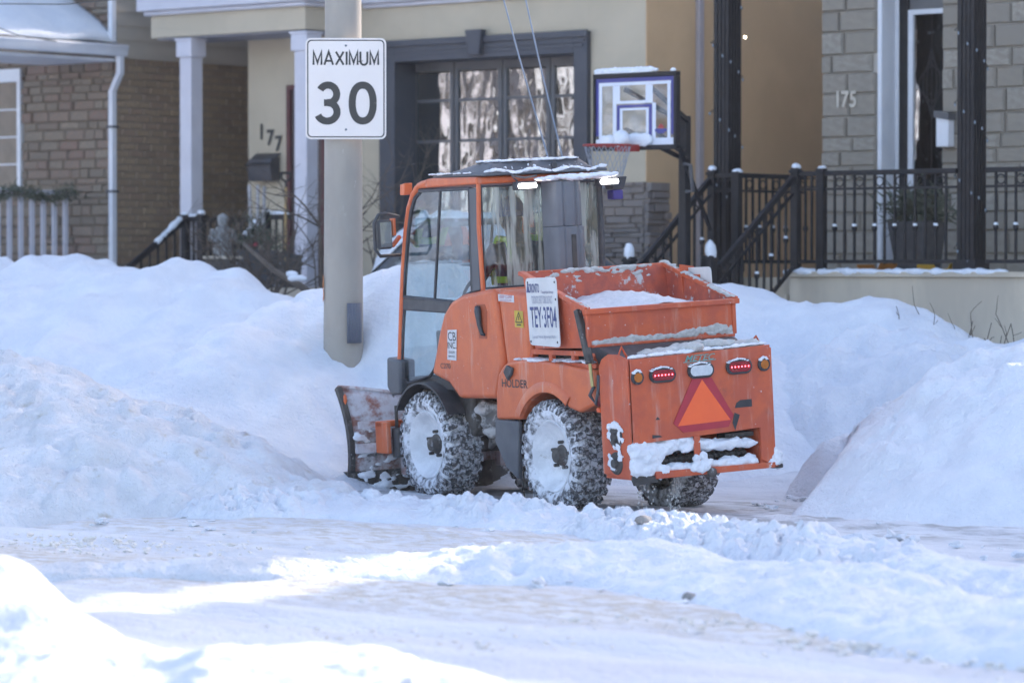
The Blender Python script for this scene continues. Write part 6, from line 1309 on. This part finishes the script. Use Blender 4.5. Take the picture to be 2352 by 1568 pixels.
# slow-vehicle triangle
tri = part(MB().prism([(-.085, .925), (.075, .925), (.245, .655), (.20, .575), (-.175, .565), (-.255, .635)], 'y', yl - .006, yl - .001), 'slow_vehicle_triangle', mat('triangle_red', (.46, .03, .05), (.42, .028, .045), scale=12, rough=.35))
part(MB().poly([(-.005, yl - .0075, .918), (.218, yl - .0075, .622), (-.222, yl - .0075, .612)]), 'fluorescent_centre', mat('fluorescent_orange', (.97, .145, .035), (.94, .135, .035), scale=9, rough=.4), parent=tri)
for q in ([(.26, .70), (.275, .735), (.31, .752), (.405, .752), (.405, .70)], [(.235, .60), (.255, .67), (.30, .65), (.255, .545)], [(-.43, .545), (-.43, .57), (-.37, .562), (-.345, .55)], [(-.40, .67), (-.38, .69), (-.36, .668)]):
    part(MB().poly([(x, yl - .003, z) for x, z in q]), 'bare_patch', mat('bare_black', (.03, .032, .036), (.045, .046, .05), scale=12, rough=.6))
TEAL = mat('ink_teal', (.10, .30, .27), (.22, .36, .32), scale=30, rough=.5)
lettering('METEC', .058, TEAL, T, (-.02, yl - .004, 1.066), (1, 0, .012), (0, 0, 1), sx=1.35, shear=.35, thick=.012)
ln = MB()
for k, (a, b_) in enumerate(((-.15, .12), (-.12, .08))): ln.quad((a, yl - .003, 1.040 - .014 * k), (b_, yl - .003, 1.044 - .014 * k), (b_, yl - .003, 1.050 - .014 * k), (a, yl - .003, 1.046 - .014 * k))
part(ln, 'logo_stripes', TEAL)
# snow on the cab roof and cap
mb = MB()
for k in range(150):
    a = rng.rand(); mb.blob((-.48 + 1.02 * a, .875 + .03 * rng.rand(), 2.402 + .012 * math.sin(a * 20)), .012 + .012 * rng.rand(), (1.7, 1.2, .7), 1, .3, k)
for k in range(120):
    a = rng.rand(); mb.blob((-.08 + .62 * a, .86 - .12 * rng.rand(), 2.325 + .02 * rng.rand() + .01 * a), .02 + .014 * rng.rand(), (1.6, 1.2, .55), 1, .3, 200 + k)
for k in range(50): mb.blob((-.52 + .02 * rng.rand(), 1.05 + .6 * rng.rand() ** .6, 2.404), .008 + .008 * rng.rand(), (1, 1.8, .6), 1, .3, 400 + k)
for k in range(160): mb.blob((-.33 + .70 * rng.rand(), .99 + .24 * rng.rand(), 2.476 + .006 * rng.rand()), .018 + .014 * rng.rand(), (1.6, 1.4, .35), 1, .3, 500 + k)
for k in range(26): mb.blob((-.40 + .8 * rng.rand(), .945 + .01 * rng.rand(), 2.42 + .03 * rng.rand()), .005 + .006 * rng.rand(), (1, 1, 1), 1, .2, 800 + k)
snow_mass(mb, 'roof_snow', SNOWF, T, .0065)

# salt trickling from the spreader
mb = MB(); rs = np.random.RandomState(2)
M_ = T.matrix_basis.copy()
for x, n_, sp_ in ((-.165, 170, .013), (-.44, 50, .012), (-.36, 22, .012)):
    for k in range(n_):
        f = rs.rand(); mb.blob((x + rs.randn() * sp_ * (1 + f) - .05 * f, YB + .1 + rs.randn() * .012, .27 - .29 * f), .0035 + .003 * rs.rand(), (1, 1, 1.6), 1, .2, rs.randint(1 << 30))
ob = mb.build('falling_salt', SALT); ob.matrix_world = Matrix.Translation(TO) @ Matrix.Rotation(R(31), 4, 'Z') @ Matrix.Rotation(R(-3.2), 4, 'Y'); tag(ob, 'thin streams of salt grains falling below the spreader', 'road salt', kind='stuff')

# ------------------------------------------------------------------ the driver, seen dimly through the cab glass
def person():
    J = {'pelvis': (0, 1.40, 1.50, .15), 'waist': (0, 1.36, 1.64, .145), 'chest': (0, 1.35, 1.82, .165), 'neck0': (0, 1.37, 1.94, .10), 'neck': (0, 1.39, 2.0, .058), 'head0': (0, 1.41, 2.06, .075), 'head1': (0, 1.42, 2.13, .088), 'head2': (0, 1.42, 2.20, .07)}
    E = [('pelvis', 'waist'), ('waist', 'chest'), ('chest', 'neck0'), ('neck0', 'neck'), ('neck', 'head0'), ('head0', 'head1'), ('head1', 'head2')]
    for s, n in ((-1, 'l'), (1, 'r')):
        J[n + 'sh'] = (s * .19, 1.36, 1.88, .075); J[n + 'el'] = (s * .25, 1.52, 1.66, .055); J[n + 'wr'] = (s * .16, 1.74, 1.54, .036); J[n + 'pa'] = (s * .15, 1.80, 1.535, .035)
        J[n + 'hp'] = (s * .10, 1.44, 1.47, .095); J[n + 'kn'] = (s * .15, 1.86, 1.46, .07); J[n + 'an'] = (s * .15, 1.92, 1.02, .05); J[n + 'to'] = (s * .16, 2.08, .95, .045)
        E += [('chest', n + 'sh'), (n + 'sh', n + 'el'), (n + 'el', n + 'wr'), (n + 'wr', n + 'pa'), ('pelvis', n + 'hp'), (n + 'hp', n + 'kn'), (n + 'kn', n + 'an'), (n + 'an', n + 'to')]
        for k, (dx, l) in enumerate(((-.028, .06), (-.009, .07), (.010, .066), (.028, .05))):
            a, b2 = n + 'f%d' % k, n + 'g%d' % k; J[a] = (s * .15 + dx, 1.835, 1.55, .010); J[b2] = (s * .15 + dx, 1.835 + l * .4, 1.55 - l * .6, .009); E += [(n + 'pa', a), (a, b2)]
        J[n + 't'] = (s * .15 - s * .045, 1.80, 1.55, .011); E += [(n + 'pa', n + 't')]
    ks = list(J); me = D.meshes.new('person'); o3 = Vector((.03, 0, 0))
    me.from_pydata([J[k][:3] for k in ks], [(ks.index(a), ks.index(b2)) for a, b2 in E], [])
    ob = D.objects.new('person', me); COL.objects.link(ob); md = ob.modifiers.new('skin', 'SKIN'); md.use_smooth_shade = True
    for i, k in enumerate(ks): r_ = J[k][3]; me.skin_vertices[0].data[i].radius = (r_, r_ * (.8 if k in ('chest', 'waist') else 1)); me.skin_vertices[0].data[i].use_root = k == 'pelvis'
    ob.modifiers.new('sub', 'SUBSURF').levels = 1; ob.modifiers['sub'].render_levels = 1
    jm = mat('navy_jacket', (.025, .035, .075), (.03, .045, .09), scale=6, rough=.8); me.materials.append(jm)
    ob.matrix_world = Matrix.Translation(TO) @ Matrix.Rotation(R(31), 4, 'Z') @ Matrix.Rotation(R(-3.2), 4, 'Y') @ Matrix.Translation((.03, 0, -.06))
    tag(ob, 'driver in dark blue jacket and hi-vis vest seated in the tractor cab', 'person')
    hv = mat('hi_vis', (.35, .55, .04), (.30, .48, .04), scale=6, rough=.7); skin = mat('skin', (.42, .26, .19), (.38, .23, .17), scale=9, rough=.6); hat = mat('blue_hat', (.05, .10, .28), (.04, .08, .22), scale=12, rough=.9)
    def ch(mb, n, m): mb.build(n, m, ob, smooth=60)
    v = MB()
    for s in (-1, 1): v.tube([(s * .12, 1.20, 1.60), (s * .13, 1.185, 1.80), (s * .13, 1.26, 1.955), (s * .12, 1.42, 1.965), (s * .12, 1.52, 1.84), (s * .11, 1.51, 1.62)], .028, 6)
    v.tube([(.165 * math.cos(t), 1.36 + .16 * math.sin(t), 1.66) for t in [2 * math.pi * i / 20 for i in range(20)]], .028, 6, True); ch(v, 'vest', hv)
    f = MB(); f.blob((0, 1.475, 2.105), .075, (.9, .6, 1.15), 2, 0); f.blob((0, 1.525, 2.10), .018, (.8, 1, 1.3), 2, 0); ch(f, 'face', skin)
    f = MB()
    for s in (-1, 1): f.blob((s * .03, 1.513, 2.125), .010, (1.3, .6, .8), 1, 0)
    f.blob((0, 1.512, 2.062), .016, (1.5, .5, .35), 1, 0); ch(f, 'eyes_and_mouth', TXK)
    f = MB()
    for s in (-1, 1): f.blob((s * .088, 1.42, 2.11), .024, (.5, .8, 1.3), 1, 0)
    ch(f, 'ears', skin); h = MB().lathe([(.098, 2.13), (.103, 2.16), (.10, 2.21), (.075, 2.255), (.03, 2.275), (0, 2.28)], (0, 1.42, 0), 'z', 18); h.lathe([(.098, 2.125), (.112, 2.13), (.112, 2.165), (.1, 2.17)], (0, 1.42, 0), 'z', 18); ch(h, 'knit_hat', hat)
person()

# ------------------------------------------------------------------ the frosty air
HZ = D.materials.new('haze'); HZ.use_nodes = True; HZ.node_tree.nodes.remove(HZ.node_tree.nodes['Principled BSDF'])
pv = HZ.node_tree.nodes.new('ShaderNodeVolumePrincipled'); pv.inputs['Color'].default_value = (.92, .94, 1, 1); pv.inputs['Density'].default_value = 0.00045; pv.inputs['Anisotropy'].default_value = .3
HZ.node_tree.links.new(pv.outputs[0], HZ.node_tree.nodes['Material Output'].inputs['Volume'])
hz = MB().box(-70, 70, -70, 75, -1.2, 12.5).build('haze', HZ); tag(hz, kind='stuff')
